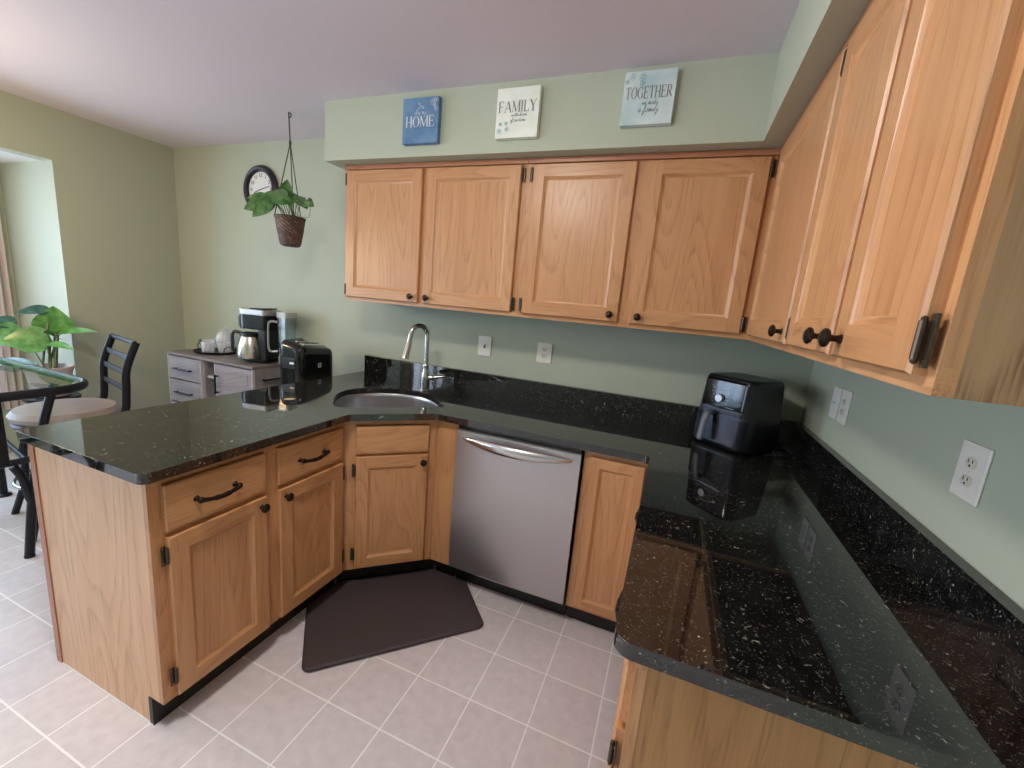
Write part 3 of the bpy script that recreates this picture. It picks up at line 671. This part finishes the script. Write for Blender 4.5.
BLUEC = wash('blue_canvas', srgb(80, 118, 156), srgb(104, 140, 174)); CREAMC = wash('cream_canvas', srgb(226, 230, 220), srgb(238, 240, 230)); AQUAC = wash('aqua_canvas', srgb(178, 202, 206), srgb(212, 222, 220), 9)
INKW = plain('pale_lettering', srgb(222, 222, 226), .7); INKD = plain('grey_lettering', srgb(132, 130, 130), .7); INKB = plain('blue_flower_print', srgb(128, 172, 188), .7)
canvas_sign('blue canvas sign reading HOME above the leftmost upper cabinet', -1.934, 2.198, 2.402, .203, BLUEC, ('HOME', .072, .82), .050, INKW,
            [('You', .0, .152, .015), ('are my', .0, .128, .013)], [(.070, .180, .016), (.085, .150, .012), (.085, .188, .012), (.078, .165, .009)], INKW)
canvas_sign('cream canvas sign reading FAMILY, middle of the three soffit signs', -1.427, 2.198, 2.404, .203, CREAMC, ('FAMILY', .105, .90), .046, INKD,
            [('is the heart', .01, .088, .008), ('of our home', .005, .066, .008)], [(-.082, .03, .011), (-.045, .038, .010), (-.05, .06, .008), (-.078, .058, .008)], INKB)
canvas_sign('pale aqua canvas sign reading TOGETHER, hung nearest the right wall', -.868, 2.219, 2.416, .200, AQUAC, ('TOGETHER', .095, .90), .044, INKD,
            [('we make', .01, .072, .010), ('a family', .005, .046, .012)], [(-.07, .178, .013), (-.03, .172, .015), (-.028, .150, .010), (-.088, .16, .009)], INKB)

# ------------------------------------------------------------------ wall clock
ck = thing('wall_clock', 'round wall clock with dark frame and white face behind the hanging plant', 'clock', (-3.585, 0, 2.120))
MB().lathe([(.165, 0), (.168, .012), (.160, .028), (.146, .036), (.132, .033), (.124, .022), (.122, .012), (.122, 0)], 56, M=AXY).build('frame', plain('dark_clock_frame', srgb(46, 42, 52), .3), ck)
MB().lathe([(.126, 0), (.126, .010), (0, .010)], 48, M=AXY).build('face', WHITE, ck)
for hnum in range(1, 13):
    a = PI/2-hnum*PI/6
    cu = bpy.data.curves.new('n', 'FONT'); cu.body = str(hnum); cu.size = .036; cu.align_x = 'CENTER'; cu.align_y = 'CENTER'; cu.extrude = .0004
    to = bpy.data.objects.new('n', cu); COL.objects.link(to); bpy.context.view_layer.update()
    me = bpy.data.meshes.new_from_object(to.evaluated_get(bpy.context.evaluated_depsgraph_get()))
    m = MB(); b = bmesh.new(); b.from_mesh(me); m._merge(b, 0, at(AXY, math.cos(a)*.096, -.0106, math.sin(a)*.096)); m.build('numeral', SLOT, ck)
    bpy.data.objects.remove(to); bpy.data.curves.remove(cu); bpy.data.meshes.remove(me)
for a, L_, w_ in ((math.radians(14), .088, .004), (math.radians(197), .070, .005)):
    MB().box(-.012, L_, -.014, -.0125, -w_/2, w_/2, M=Matrix.Rotation(-a, 4, 'Y')).build('hand', SLOT, ck)

# ------------------------------------------------------------------ leaves
def leafmat(name, a, b, rough=.35):
    m = wash(name, a, b, 25); m.node_tree.nodes['Principled BSDF'].inputs['Roughness'].default_value = rough; return m
def leaf(mb, base, tip, width, up=(0, 0, 1), droop=.15, fold=.18, mi=0, heart=.0):
    b0, t0 = Vector(base), Vector(tip); ax = t0-b0; L = ax.length; ax.normalize(); up = Vector(up); sd = ax.cross(up).normalized(); up = sd.cross(ax).normalized()
    bm = bmesh.new(); n = 10; rows = []
    for i in range(n+1):
        s = i/n
        wv = width/2*(math.sin(PI*min(1, s**(.62))) ** .85 if 0 < s < 1 else 0.0)
        c = b0+ax*L*s+up*(-droop*L*s*s+droop*L*s*.6)
        back = heart*L*(1-s)**4
        rows.append([bm.verts.new(c-sd*wv+up*fold*wv-ax*back), bm.verts.new(c-sd*wv*.5+up*fold*wv*.35-ax*back*.6), bm.verts.new(c), bm.verts.new(c+sd*wv*.5+up*fold*wv*.35-ax*back*.6), bm.verts.new(c+sd*wv+up*fold*wv-ax*back)])
    for a, c in zip(rows, rows[1:]):
        for k in range(4): bm.faces.new((a[k], a[k+1], c[k+1], c[k]))
    e = bmesh.ops.extrude_face_region(bm, geom=bm.faces[:]); bmesh.ops.translate(bm, vec=-up*.0008, verts=[v for v in e['geom'] if isinstance(v, bmesh.types.BMVert)])
    bmesh.ops.recalc_face_normals(bm, faces=bm.faces[:])
    mb._merge(bm, mi)
# hanging planter
LEAFG = leafmat('pothos_leaf', srgb(44, 84, 36), srgb(92, 136, 70)); STEM = plain('green_stem', srgb(96, 124, 72), .5)
hx, hy = -2.898, -.364
hp = thing('hanging_planter', 'woven brown basket planter with green pothos hanging by cord from the ceiling', 'plant', (hx, hy, 1.69))
def weave():
    m, nt, b = mat('brown_basket_weave'); L = nt.links.new; tc = N(nt, 'ShaderNodeTexCoord')
    sp = N(nt, 'ShaderNodeSeparateXYZ'); L(tc.outputs['Object'], sp.inputs[0])
    an = N(nt, 'ShaderNodeMath', operation='ARCTAN2'); L(sp.outputs[1], an.inputs[0]); L(sp.outputs[0], an.inputs[1])
    cb = N(nt, 'ShaderNodeCombineXYZ'); mu = N(nt, 'ShaderNodeMath', operation='MULTIPLY'); L(an.outputs[0], mu.inputs[0]); mu.inputs[1].default_value = .1
    L(mu.outputs[0], cb.inputs[0]); L(sp.outputs[2], cb.inputs[1])
    br = N(nt, 'ShaderNodeTexBrick'); br.inputs['Scale'].default_value = 1; br.inputs['Brick Width'].default_value = .045; br.inputs['Row Height'].default_value = .017; br.inputs['Mortar Size'].default_value = .003; br.inputs['Mortar Smooth'].default_value = .8
    br.inputs['Color1'].default_value = srgb(126, 96, 80); br.inputs['Color2'].default_value = srgb(88, 66, 58); br.inputs['Mortar'].default_value = srgb(28, 22, 22)
    rt = N(nt, 'ShaderNodeVectorRotate'); rt.rotation_type = 'Z_AXIS'; rt.inputs['Angle'].default_value = .45; L(cb.outputs[0], rt.inputs[0]); L(rt.outputs[0], br.inputs['Vector'])
    L(br.outputs['Color'], b.inputs['Base Color']); b.inputs['Roughness'].default_value = .6
    bp = N(nt, 'ShaderNodeBump'); bp.inputs['Strength'].default_value = .8; bp.inputs['Distance'].default_value = .006; bp.invert = True; L(br.outputs['Fac'], bp.inputs['Height']); L(bp.outputs[0], b.inputs['Normal'])
    return m
WEAVE = weave()
MB().lathe([(0, 0), (.040, 0), (.054, .006), (.060, .018), (.073, .09), (.083, .158), (.087, .168), (.085, .174), (.080, .172), (.076, .156), (0, .156)], 40).build('basket', WEAVE, hp)
MB().lathe([(0, .157), (.075, .157), (.05, .161), (0, .163)], 24).build('soil', plain('soil', srgb(44, 34, 28), .9), hp)
m = MB(); K = (0.008, 0, .585)
m.tube([(.0, 0, .751), (0, 0, .735), K], .0035, 6); m.tube([K, (-.080*.7, -.06, .172)], .0028, 6); m.tube([K, (.080*.85, -.035, .172)], .0028, 6); m.tube([K, (-.0, .080, .172)], .0028, 6)
m.tube(smooth([(.01, 0, .745), (.018, 0, .735), (.012, 0, .722), (0, 0, .728)], 4), .003, 6)
m.lathe([(.006, -.012), (.008, 0), (.006, .012)], 10, M=Matrix.Translation(K))
m.build('cord', plain('dark_green_cord', srgb(40, 52, 42), .7), hp)
m = MB(); s = MB()
specs = [((-.03, -.02), (-.14, -.06, .265), (-.285, -.10, .262), .080), ((-.03, 0), (-.11, -.06, .25), (-.265, -.14, .185), .125), ((0, -.03), (-.07, -.09, .235), (-.175, -.15, .135), .105), ((0, 0), (-.05, -.05, .27), (-.175, -.12, .235), .10),
         ((.02, 0), (.0, -.05, .27), (.045, -.08, .37), .095), ((.02, -.02), (.04, -.06, .275), (-.05, -.13, .225), .12), ((.03, -.01), (.04, -.05, .265), (.105, -.11, .205), .10), ((.03, .01), (.09, -.03, .255), (.175, -.06, .205), .085),
         ((.02, .03), (.05, .05, .27), (.13, .03, .24), .08), ((-.02, .03), (-.05, .05, .28), (-.135, .02, .275), .09), ((0, .02), (-.01, .0, .29), (-.09, -.06, .315), .09), ((.03, 0), (.135, -.05, .235), (.215, -.06, .225), .05),
         ((-.01, -.02), (-.09, -.05, .26), (-.20, -.08, .285), .085), ((.01, .01), (.05, .0, .29), (.085, -.05, .255), .085), ((-.02, 0), (-.10, -.02, .28), (-.155, -.09, .21), .10)]
for (bx, by), p1, tip, wd_ in specs:
    s.tube(smooth([(bx, by, .168), ((bx+p1[0])/2, (by+p1[1])/2, p1[2]*.98), p1], 4), .0025, 5)
    p1 = Vector(p1)+Vector((.025, 0, 0)); tip = Vector(tip)+Vector((.03, 0, .0)); rr_ = random.uniform(-.35, .35)
    leaf(m, p1, p1+(tip-p1)*.92, wd_*.84, up=(.7+rr_, -.65, .45+rr_*.8), droop=.12, heart=.10, fold=.3)
s.tube(smooth([(.09, -.05, .19), (.15, -.06, .165), (.205, -.06, .16), (.222, -.06, .18), (.222, -.06, .24)], 5), .0018, 5)
s.build('stems', STEM, hp); o = m.build('foliage', LEAFG, hp, ang=60)

# ------------------------------------------------------------------ air fryer
af = thing('air_fryer', 'black square air fryer with glossy control panel in the counter corner', 'air fryer', (-.300, -.222, .914), -math.atan2(.65, .76))
rings = []
for z, k in ((.0, .90), (.012, .97), (.03, 1), (.12, .985), (.30, .90), (.314, .87), (.321, .80)):
    rings.append([(x*k, y*k, z) for x, y in rrect(-.138, .138, -.145, .138, .055, 6)])
MB().loft(rings).build('body', BLACKSATIN, af, ang=50)
def front_y(z): return -.145*(.985-(z-.12)*.085/.18 if z > .12 else 1-(z-.03)*.015/.09)
m = MB(); zs = [.028, .05, .10, .15]
rr = []
for z in zs:
    y = front_y(z); rr.append([(x, yy, z) for x, yy in [(-.122, y+.016), (-.108, y-.002), (-.08, y-.006), (0, y-.008), (.08, y-.006), (.108, y-.002), (.122, y+.016), (.10, y+.03), (-.10, y+.03)]])
m.loft(rr).build('basket_front', CHARCOAL, af, ang=60)
m = MB(); rr = []
for z in (.178, .19, .298, .308):
    y = front_y(z); q = .006 if z in (.178, .308) else 0
    rr.append([(x, yy, z) for x, yy in [(-.104+q, y+.004), (-.09, y-.004+q), (0, y-.006+q), (.09, y-.004+q), (.104-q, y+.004), (.09, y+.02), (-.09, y+.02)]])
m.loft(rr).build('control_panel', BLACKGLOSS, af, ang=60)
MB().box(-.098, .098, front_y(.165)-.007, front_y(.165)+.01, .158, .175, bev=.002).build('seam_band', CHARCOAL, af)
y = front_y(.222)-.006
MB().lathe([(.0185, 0), (.0185, .010), (.016, .014), (0, .014)], 28, M=at(AXY, -.012, y, .224)).build('dial', SILVER, af)
PR = plain('panel_print', srgb(150, 158, 176), .4); 
m = MB()
for i in range(5):
    for s_ in (-1, 1):
        m.box(-.012+s_*(.034+.004*(i % 2))-.004, -.012+s_*(.034+.004*(i % 2))+.004, front_y(.2)-.0085, front_y(.2)-.0075, .205+i*.015, .2065+i*.015)
m.box(.02, .06, front_y(.19)-.0072, front_y(.19)-.0062, .188, .190); m.box(-.03, .006, front_y(.26)-.0072, front_y(.26)-.0062, .258, .262)
m.build('panel_print', PR, af)
MB().box(-.024, .0, front_y(.155)-.012, front_y(.155)+.005, .118, .150, bev=.004).build('handle_socket', BLACKGLOSS, af)
MB().tube(smooth([(-.035, front_y(.15)-.004, .150), (-.035, front_y(.15)-.035, .152), (-.035, front_y(.12)-.050, .120), (-.035, front_y(.06)-.060, .032)], 5), [.010]+[.013]*14+[.011], 12, flat=(1.25, .8)).build('handle', GREYHANDLE, af)
tag(MB().tube(smooth([(-.20, -.10, .925), (-.14, -.10, .922), (-.085, -.16, .921), (-.075, -.24, .921), (-.11, -.30, .921), (-.19, -.33, .921)], 6), .0038, 8).build('power_cord', BLACKSATIN), 'black power cord curling on the counter beside the air fryer', 'cord')

# ------------------------------------------------------------------ tall black appliance behind the peninsula
wdp = thing('water_dispenser', 'slim glossy black floor standing dispenser with silver top strips, between grey sideboard and peninsula', 'water dispenser', (-2.822, -.312, 0), math.radians(6))
def wring(z, k=1, dz=0): return [(x*k, y*k, z-dz*(y+.145)-dz*1.7*(x+.03)) for x, y in rrect(-.095, .095, -.155, .155, .05, 6)]
rr = [wring(0, .96), wring(.02), wring(.96), wring(1.065, 1, .10), wring(1.094, .975, .10), wring(1.110, .90, .10), wring(1.119, .76, .10), wring(1.123, .5, .10), wring(1.125, .2, .10)]
MB().loft(rr).build('body', BLACKGLOSS, wdp, ang=50)
m = MB()
for x_, z_, w_, a_ in ((.046, 1.0945, .015, .20), (.005, 1.1085, .008, .17)): m.box(-w_, w_, -.10, .095, -.004, .003, bev=.002, M=Matrix.Translation((x_, 0, z_)) @ Matrix.Rotation(-.100, 4, 'X') @ Matrix.Rotation(a_, 4, 'Y'))
m.build('top_strip', SILVER, wdp)
MB().box(-.05, .05, -.161, -.153, .955, 1.02, bev=.003).build('front_bay', BLACKSATIN, wdp)
MB().box(.012, .042, -.164, -.160, .985, .997, bev=.001).build('front_label', WHITE, wdp)
m = MB(); m.box(.095, .0965, -.015, .013, .955, .983, bev=.0005); m.build('side_badge', plain('pale_badge', srgb(206, 200, 200), .4), wdp)
MB().box(.0966, .0972, -.008, .006, .962, .976).build('badge_centre', SLOT, wdp)

# ------------------------------------------------------------------ sideboard
sb = thing('sideboard', 'grey wood sideboard with drawers, open niche and door against the back wall', 'sideboard', (-4.112, -.39, 0))
SW, SD, SH = .887, .37, .9
b = MB(); b.box(.0, .018, .015, SD, .06, SH-.02); b.box(SW-.018, SW, .015, SD, .06, SH-.02); b.box(.018, SW-.018, SD-.01, SD, .06, SH-.02); b.box(.018, SW-.018, .015, SD-.01, .06, .08)
b.box(.365, .383, .015, SD-.01, .08, SH-.02); b.box(.515, .533, .015, SD-.01, .08, SH-.02)
for x in (.02, SW-.06):
    for y_ in (.03, SD-.07): b.box(x, x+.04, y_, y_+.04, 0, .06)
b.build('carcass', GREYWOOD, sb)
for z in (.30, .53, .75): MB().box(.383, .515, .03, SD-.012, z, z+.014).build('shelf', GREYTRIM, sb)
MB().box(-.008, SW+.008, -.008, SD+.012, SH-.02, SH, bev=.003).build('top', GREYWOODV, sb)
MB().box(0, .005, -.003, .015, .06, SH-.02).box(.362, .368, -.003, .015, .06, SH-.02).box(SW-.006, SW, -.003, .015, .06, SH-.02).box(.512, .518, -.003, .015, .06, SH-.02).build('edge_trim', GREYTRIM, sb)
def bar(x0, z0, x1, z1, y, parent):
    m = MB(); m.tube([(x0, y-.022, z0), (x1, y-.022, z1)], .0058, 8)
    d_ = Vector((x1-x0, 0, z1-z0)).normalized()*.012
    for px, pz in ((x0+d_.x, z0+d_.z), (x1-d_.x, z1-d_.z)): m.tube([(px, y, pz), (px, y-.022, pz)], .0055, 8)
    m.build('handle', BLACKMETAL, parent)
for z0, z1 in ((.705, .872), (.53, .695), (.355, .52), (.18, .345)):
    d = MB().box(.008, .358, -.002, .014, z0, z1, bev=.002).box(.032, .334, -.0045, -.001, z0+.022, z1-.022, bev=.001).build('drawer', GREYWOOD, sb)
    bar(.09, (z0+z1)/2-.005, .275, (z0+z1)/2-.005, -.003, d)
d = MB().box(.522, SW-.010, -.002, .014, .09, .872, bev=.002).box(.56, SW-.045, -.0045, -.001, .13, .835, bev=.001).build('door', GREYWOOD, sb)
bar(.545, .66, .545, .80, -.003, d)
m = MB(); m.tube([(SW+.03, .06, .80), (SW+.03, .30, .80)], .007, 8)
for y_ in (.075, .285): m.tube([(SW, y_, .80), (SW+.03, y_, .80)], .006, 8)
m.build('towel_bar', BLACKMETAL, sb)

# tray and glassware
ty = thing('serving_tray', 'round dark tray with a thin handle rail on the sideboard', 'tray', (-3.880, -.180, .9))
MB().lathe([(0, 0), (.135, 0), (.146, .006), (.150, .018), (.146, .018), (.140, .008), (0, .006)], 44).build('dish', BLACKMETAL, ty)
for s_ in (-1, 1): MB().tube(smooth([(s_*.142, -.045, .014), (s_*.150, -.045, .05), (s_*.152, 0, .058), (s_*.150, .045, .05), (s_*.142, .045, .014)], 4), .0032, 6).build('handle', BLACKMETAL, ty)
def glassmug(loc, r, h, tilt, label, name='glass_mug', handle=True):
    t = thing(name, label, 'glass', loc, 0, 'glasses on the tray'); t.rotation_euler = tilt
    MB().lathe([(0, 0), (r*.82, 0), (r*.9, .004), (r, h*.5), (r*1.02, h), (r*.96, h), (r*.94, h*.5), (r*.82, .008), (0, .008)], 28).build('cup', GLASSWARE, t)
    if handle: MB().tube(smooth([(r*.95, 0, h*.85), (r*1.55, 0, h*.8), (r*1.6, 0, h*.3), (r*.95, 0, h*.2)], 4), .005, 8).build('handle', GLASSWARE, t)
    return t
glassmug((-3.945, -.205, .9085), .044, .085, (0, 0, 2.2), 'clear glass mug at the left edge of the tray')
glassmug((-3.855, -.262, .9085), .044, .082, (0, 0, -.9), 'clear glass mug at the front of the tray')
glassmug((-3.790, -.185, .9085), .042, .080, (0, 0, .3), 'clear glass mug on the tray beside the coffee maker')
jg = thing('glass_jug', 'round clear glass jar with a knobbed lid at the back of the tray', 'jar', (-3.890, -.110, .9085))
MB().lathe([(0, 0), (.04, 0), (.055, .02), (.066, .07), (.062, .11), (.045, .142), (.038, .150), (.036, .150), (.043, .141), (.059, .11), (.063, .07), (.052, .022), (.038, .006), (0, .006)], 32).build('bowl', GLASSWARE, jg)
MB().lathe([(.040, .150), (.044, .154), (.02, .166), (.007, .172), (.013, .186), (0, .196)], 24).build('lid', GLASSWARE, jg)
m = MB().tube([(-3.915, -.262, .912), (-3.900, -.290, .985)], .004, 8); m.lathe([(0, -.006), (.016, -.005), (.018, 0), (.012, .004), (0, .004)], 18, M=at(Matrix.Rotation(1.2, 4, 'X'), -3.898, -.292, .99))
tag(m.build('coffee_scoop', BLACKSATIN), 'small black scoop standing between the glass mugs on the tray', 'scoop')

# coffee maker (side view: brew head points along -x)
cm = thing('coffee_maker', 'black and steel drip coffee maker on the right end of the grey sideboard', 'coffee maker', (-3.375, -.195, .905), math.radians(10))
MB().prism(round_poly([(-.135, -.085), (.095, -.085), (.095, .085), (-.135, .085)], [.07, .02, .02, .07]), 0, .026, bev=.004).build('base', BLACKGLOSS, cm)
MB().box(.035, .095, -.08, .08, .02, .24, bev=.008).build('column', BLACKSATIN, cm)
MB().prism(round_poly([(-.135, -.088), (.097, -.088), (.097, .088), (-.135, .088)], [.06, .015, .015, .06]), .228, .328, bev=.004).build('brew_head', BLACKGLOSS, cm)
MB().prism(round_poly([(-.139, -.092), (.099, -.092), (.099, .092), (-.139, .092)], [.063, .015, .015, .063]), .328, .366, bev=.004).build('top_band', SILVER, cm)
MB().prism(round_poly([(-.145, -.05), (-.12, -.085), (-.12, .085), (-.145, .05)], [.01]*4), .24, .31, bev=.002).build('display', plain('blue_grey_display', srgb(96, 112, 130), .2), cm)
MB().box(-.03, .10, -.06, .06, .366, .376, bev=.004, M=Matrix.Rotation(-.05, 4, 'Y')).build('lid', BLACKSATIN, cm)
c = thing('carafe', 'brushed steel thermal carafe with black handle standing in the coffee maker', 'carafe', (-3.398, -.268, .927), math.radians(10))
MB().lathe([(0, 0), (.072, 0), (.083, .006), (.086, .03), (.080, .09), (.065, .138), (.058, .155), (0, .155)], 40).build('vessel', brushed('carafe_steel', srgb(206, 200, 192), .25, 'z'), c)
MB().lathe([(.058, .153), (.062, .158), (.060, .176), (.048, .184), (0, .186)], 32).build('lid', BLACKSATIN, c)
MB().tube(smooth([(-.052, -.01, .168), (-.098, -.02, .180), (-.122, -.025, .160), (-.126, -.025, .09), (-.124, -.025, .04)], 5), [.011]*20+[.008], 10, flat=(.7, 1.1)).build('handle', BLACKSATIN, c)
wt = thing('water_pitcher', 'clear plastic water tank with grey lid and loop handle behind the coffee maker', 'pitcher', (-3.205, -.135, .905), math.radians(14))
MB().loft([[(x, y, z) for x, y in rrect(-.042, .042, -.05, .05, .02, 4)] for z in (-.005, .05)]).build('foot', SILVER, wt)
MB().loft([[(x*k, y*k, z) for x, y in rrect(-.045, .045, -.055, .055, .02, 4)] for z, k in ((.05, .96), (.325, 1))], cap1=False).build('tank', TANK, wt)
MB().loft([[(x, y, z) for x, y in rrect(-.049, .049, -.059, .059, .022, 4)] for z in (.325, .362)]).build('lid', SILVER, wt)
MB().tube(smooth([(-.040, -.045, .29), (-.080, -.075, .285), (-.086, -.08, .18), (-.08, -.075, .09), (-.040, -.045, .085)], 5), .008, 8).build('handle', SILVER, wt)

# ------------------------------------------------------------------ dining table, stools, potted plant, curtain
TX0, TX1, TY0, TY1, TZ = -4.45, -3.252, -2.5, -1.165, .9
dt = thing('dining_table', 'counter height glass table with dark metal rim by the bay window', 'table', ((TX0+TX1)/2, (TY0+TY1)/2, 0))
hw, hl = (TX1-TX0)/2, (TY1-TY0)/2
MB().prism(rrect(-hw+.014, hw-.014, -hl+.014, hl-.014, .165, 10), TZ-.008, TZ+.002, bev=.001).build('glass_top', TABLEGLASS, dt)
path = [(x, y, TZ-.017) for x, y in rrect(-hw+.012, hw-.012, -hl+.012, hl-.012, .168, 10)]
MB().tube(path, 1, 10, flat=(.014, .021, (0, 0, 1)), closed=True).build('rim', BLACKMETAL, dt)
gx = -3.49-(TX0+TX1)/2
for sx, nm in ((1, 0), (-1, 0)):
    for sy in (1, -1):
        q = lambda y, z: (sx*gx if sx > 0 else -(-.559), sy*(y+1.8325), z)
        X_ = gx if sx > 0 else -.559
        m = MB().tube(smooth([(X_, sy*.577, TZ-.03), (X_, sy*.523, .68), (X_, sy*.455, .34), (X_, sy*.412, .008)], 6) if sx > 0 else [(X_, sy*.64, TZ-.03), (X_, sy*.64, .012)], .0185, 10)
        m.lathe([(.020 if sx > 0 else .036, 0), (.020 if sx > 0 else .034, .010), (.012, .022)], 16, M=Matrix.Translation((X_, sy*(.412 if sx > 0 else .64), 0)))
        m.build('leg', BLACKMETAL, dt)
        if sx > 0:
            MB().box(X_-.022, X_+.022, sy*.365-.022, sy*.365+.022, .50, TZ-.035, bev=.006).build('post', BLACKMETAL, dt)
            MB().tube(smooth([(X_, sy*.40, .49), (X_, sy*.425, .42), (X_, sy*.435, .34), (X_, sy*.452, .26)], 5), .017, 8).build('brace', BLACKMETAL, dt)
        for z in (.50,): MB().tube([(-.559, sy*(.64 if z > .6 else .60), z), (.361, sy*(.52 if z > .6 else .45), z)], .011, 8).build('side_rail', BLACKMETAL, dt)
MB().tube([(gx, -.47, .508), (gx, .47, .508)], .016, 10).build('stretcher', BLACKMETAL, dt)
for z in (.33, .42, .51, .60): MB().box(-.572, -.546, -.63, .63, z-.016, z+.016, bev=.004).build('ladder_rail', BLACKMETAL, dt)

SEATM = plain('tan_seat_cushion', srgb(158, 146, 142), .55)
def stool(label, loc, rotz, back_rot=0):
    t = thing('counter_stool', label, 'stool', loc, rotz)
    cr, sr = math.cos(back_rot), math.sin(back_rot); B = Matrix.Rotation(back_rot, 4, 'Z')
    MB().lathe([(0, .585), (.20, .585), (.215, .60), (.218, .62), (.20, .645), (.14, .658), (0, .662)], 40).build('seat', SEATM, t)
    MB().lathe([(.205, .560), (.212, .572), (.205, .586), (.19, .586), (.19, .560)], 40).lathe([(0, .50), (.06, .50), (.06, .56), (.19, .56), (.19, .572), (0, .572)], 24).build('seat_frame', BLACKMETAL, t)
    for sx in (-1, 1):
        for sy in (-1, 1):
            MB().tube(smooth([(sx*.10, sy*.10, .565), (sx*.155, sy*.155, .42), (sx*.165, sy*.165, .22), (sx*.215, sy*.215, 0)], 6), .016, 8).build('leg', BLACKMETAL, t)
    MB().tube([(.225*math.cos(2*PI*i/32), .225*math.sin(2*PI*i/32), .25) for i in range(32)], .008, 8, closed=True).build('foot_ring', NICKEL, t)
    for s_ in (-1, 1):
        MB().tube(smooth([(s_*.19, .12, .57), (s_*.198, .19, .62), (s_*.20, .205, .74), (s_*.20, .215, .87), (s_*.20, .265, 1.02)], 6), .0165, 10, flat=(.8, 1.15), M=B).build('back_post', BLACKMETAL, t)
    MB().tube([(-.20, .262, 1.015), (.20, .262, 1.015)], .012, 8, flat=(.7, 1.2), M=B).build('top_rail', BLACKMETAL, t)
    for z, y_ in ((.93, .232), (.845, .213), (.75, .206)): MB().box(-.197, .197, y_-.005, y_+.005, z-.016, z+.016, bev=.003, M=B).build('slat', BLACKMETAL, t)
    return t
stool('black ladder back counter stool with tan seat at the table end, facing the bay', (-3.815, -1.09, 0), math.radians(-12)).scale = (1.04, 1.04, 1.03)

PL = [leafmat('philodendron_leaf', srgb(66, 124, 60), srgb(112, 168, 92), .28), leafmat('blue_green_leaf', srgb(44, 84, 80), srgb(70, 112, 104), .25)]
PX, PY, PZ = -4.42, -.915, .60
st = thing('plant_stand', 'small round dark plant stand behind the glass table beside the bay window', 'stand', (PX, PY, 0))
MB().lathe([(0, .575), (.13, .575), (.135, .58), (.135, .597), (.13, .60), (0, .60)], 32).build('top', BLACKMETAL, st)
for k in range(3):
    a = 2*PI*k/3+.4; MB().tube([(.09*math.cos(a), .09*math.sin(a), .577), (.125*math.cos(a), .125*math.sin(a), 0)], .011, 8).build('leg', BLACKMETAL, st)
pp = thing('potted_plant', 'big leaved green plant in a pale pot by the bay window behind the glass table', 'plant', (PX, PY, PZ))
MB().lathe([(0, 0), (.078, 0), (.088, .01), (.108, .16), (.118, .185), (.120, .20), (.108, .20), (.10, .17), (0, .165)], 36).build('pot', plain('pale_pink_pot', srgb(214, 190, 182), .4), pp)
MB().lathe([(0, .166), (.10, .171), (0, .176)], 24).build('soil', plain('soil_dark', srgb(60, 46, 38), .9), pp)
m = MB(); s = MB()
LS = [
    ((-0.002, 0.021, 0.356), (-0.099, -0.165, 0.367), 0.2, 0, (0.7, -0.45, 0.65)),
    ((-0.063, 0.074, 0.407), (-0.047, 0.073, 0.587), 0.2, 0, (0.8, -0.5, 0.1)),
    ((-0.016, 0.069, 0.405), (0.291, 0.131, 0.462), 0.085, 0, (0.4, -0.3, 0.8)),
    ((0.037, -0.009, 0.349), (0.356, -0.018, 0.362), 0.07, 0, (0.4, -0.3, 0.8)),
    ((-0.089, 0.073, 0.557), (-0.132, -0.079, 0.532), 0.1, 1, (0.45, -0.25, 0.85)),
    ((-0.238, -0.018, 0.385), (-0.346, -0.152, 0.352), 0.17, 0, (0.75, -0.4, 0.5)),
    ((-0.314, -0.014, 0.437), (-0.382, -0.121, 0.464), 0.12, 1, (0.5, -0.3, 0.8)),
    ((-0.025, -0.22, 0.231), (0.201, -0.13, 0.259), 0.09, 1, (0.5, -0.3, 0.8)),
    ((-0.012, 0.065, 0.379), (0.064, -0.026, 0.43), 0.09, 1, (0.6, -0.4, 0.6)),
]
for b_, t_, wd_, mi, up in LS:
    leaf(m, b_, t_, wd_, up=up, droop=.12, mi=mi, heart=.06, fold=.25)
    q0 = Vector((random.uniform(-.04, .04), random.uniform(-.04, .04), .17)); q1 = Vector(b_)
    s.tube(smooth([q0, q0*.5+q1*.5+Vector((0, 0, .02)), q1], 4), .007, 6)
s.build('stems', plain('plant_stem', srgb(118, 128, 92), .5), pp); m.build('foliage', PL, pp, ang=60)

def curtain():
    b = MB(); n = 60; f = []
    pts = [(-5.235+.02*math.sin(i*1.15)+.006*math.sin(i*2.9), -.76-.45*i/n) for i in range(n+1)]
    ring = pts + [(x-.004, y) for x, y in reversed(pts)]
    return b.loft([[(x, y, z) for x, y in ring] for z in (.35, 2.08)])
m, nt, b = mat('sheer_curtain'); b.inputs['Base Color'].default_value = srgb(246, 236, 234); b.inputs['Roughness'].default_value = .9; b.inputs['Transmission Weight'].default_value = 0
tr = N(nt, 'ShaderNodeBsdfTranslucent'); tr.inputs[0].default_value = srgb(250, 240, 238); mx = N(nt, 'ShaderNodeMixShader'); mx.inputs[0].default_value = .5
nt.links.new(b.outputs[0], mx.inputs[1]); nt.links.new(tr.outputs[0], mx.inputs[2]); nt.links.new(mx.outputs[0], nt.nodes['Material Output'].inputs[0])
cu = thing('curtain', 'pinkish white sheer curtain hanging in the bay window corner', 'curtain', (0, 0, 0))
curtain().build('fabric', m, cu, ang=60)
MB().tube([(-5.235, -.735, 2.085), (-5.235, -3.1, 2.085)], .010, 10).build('rod', WHITE, cu)
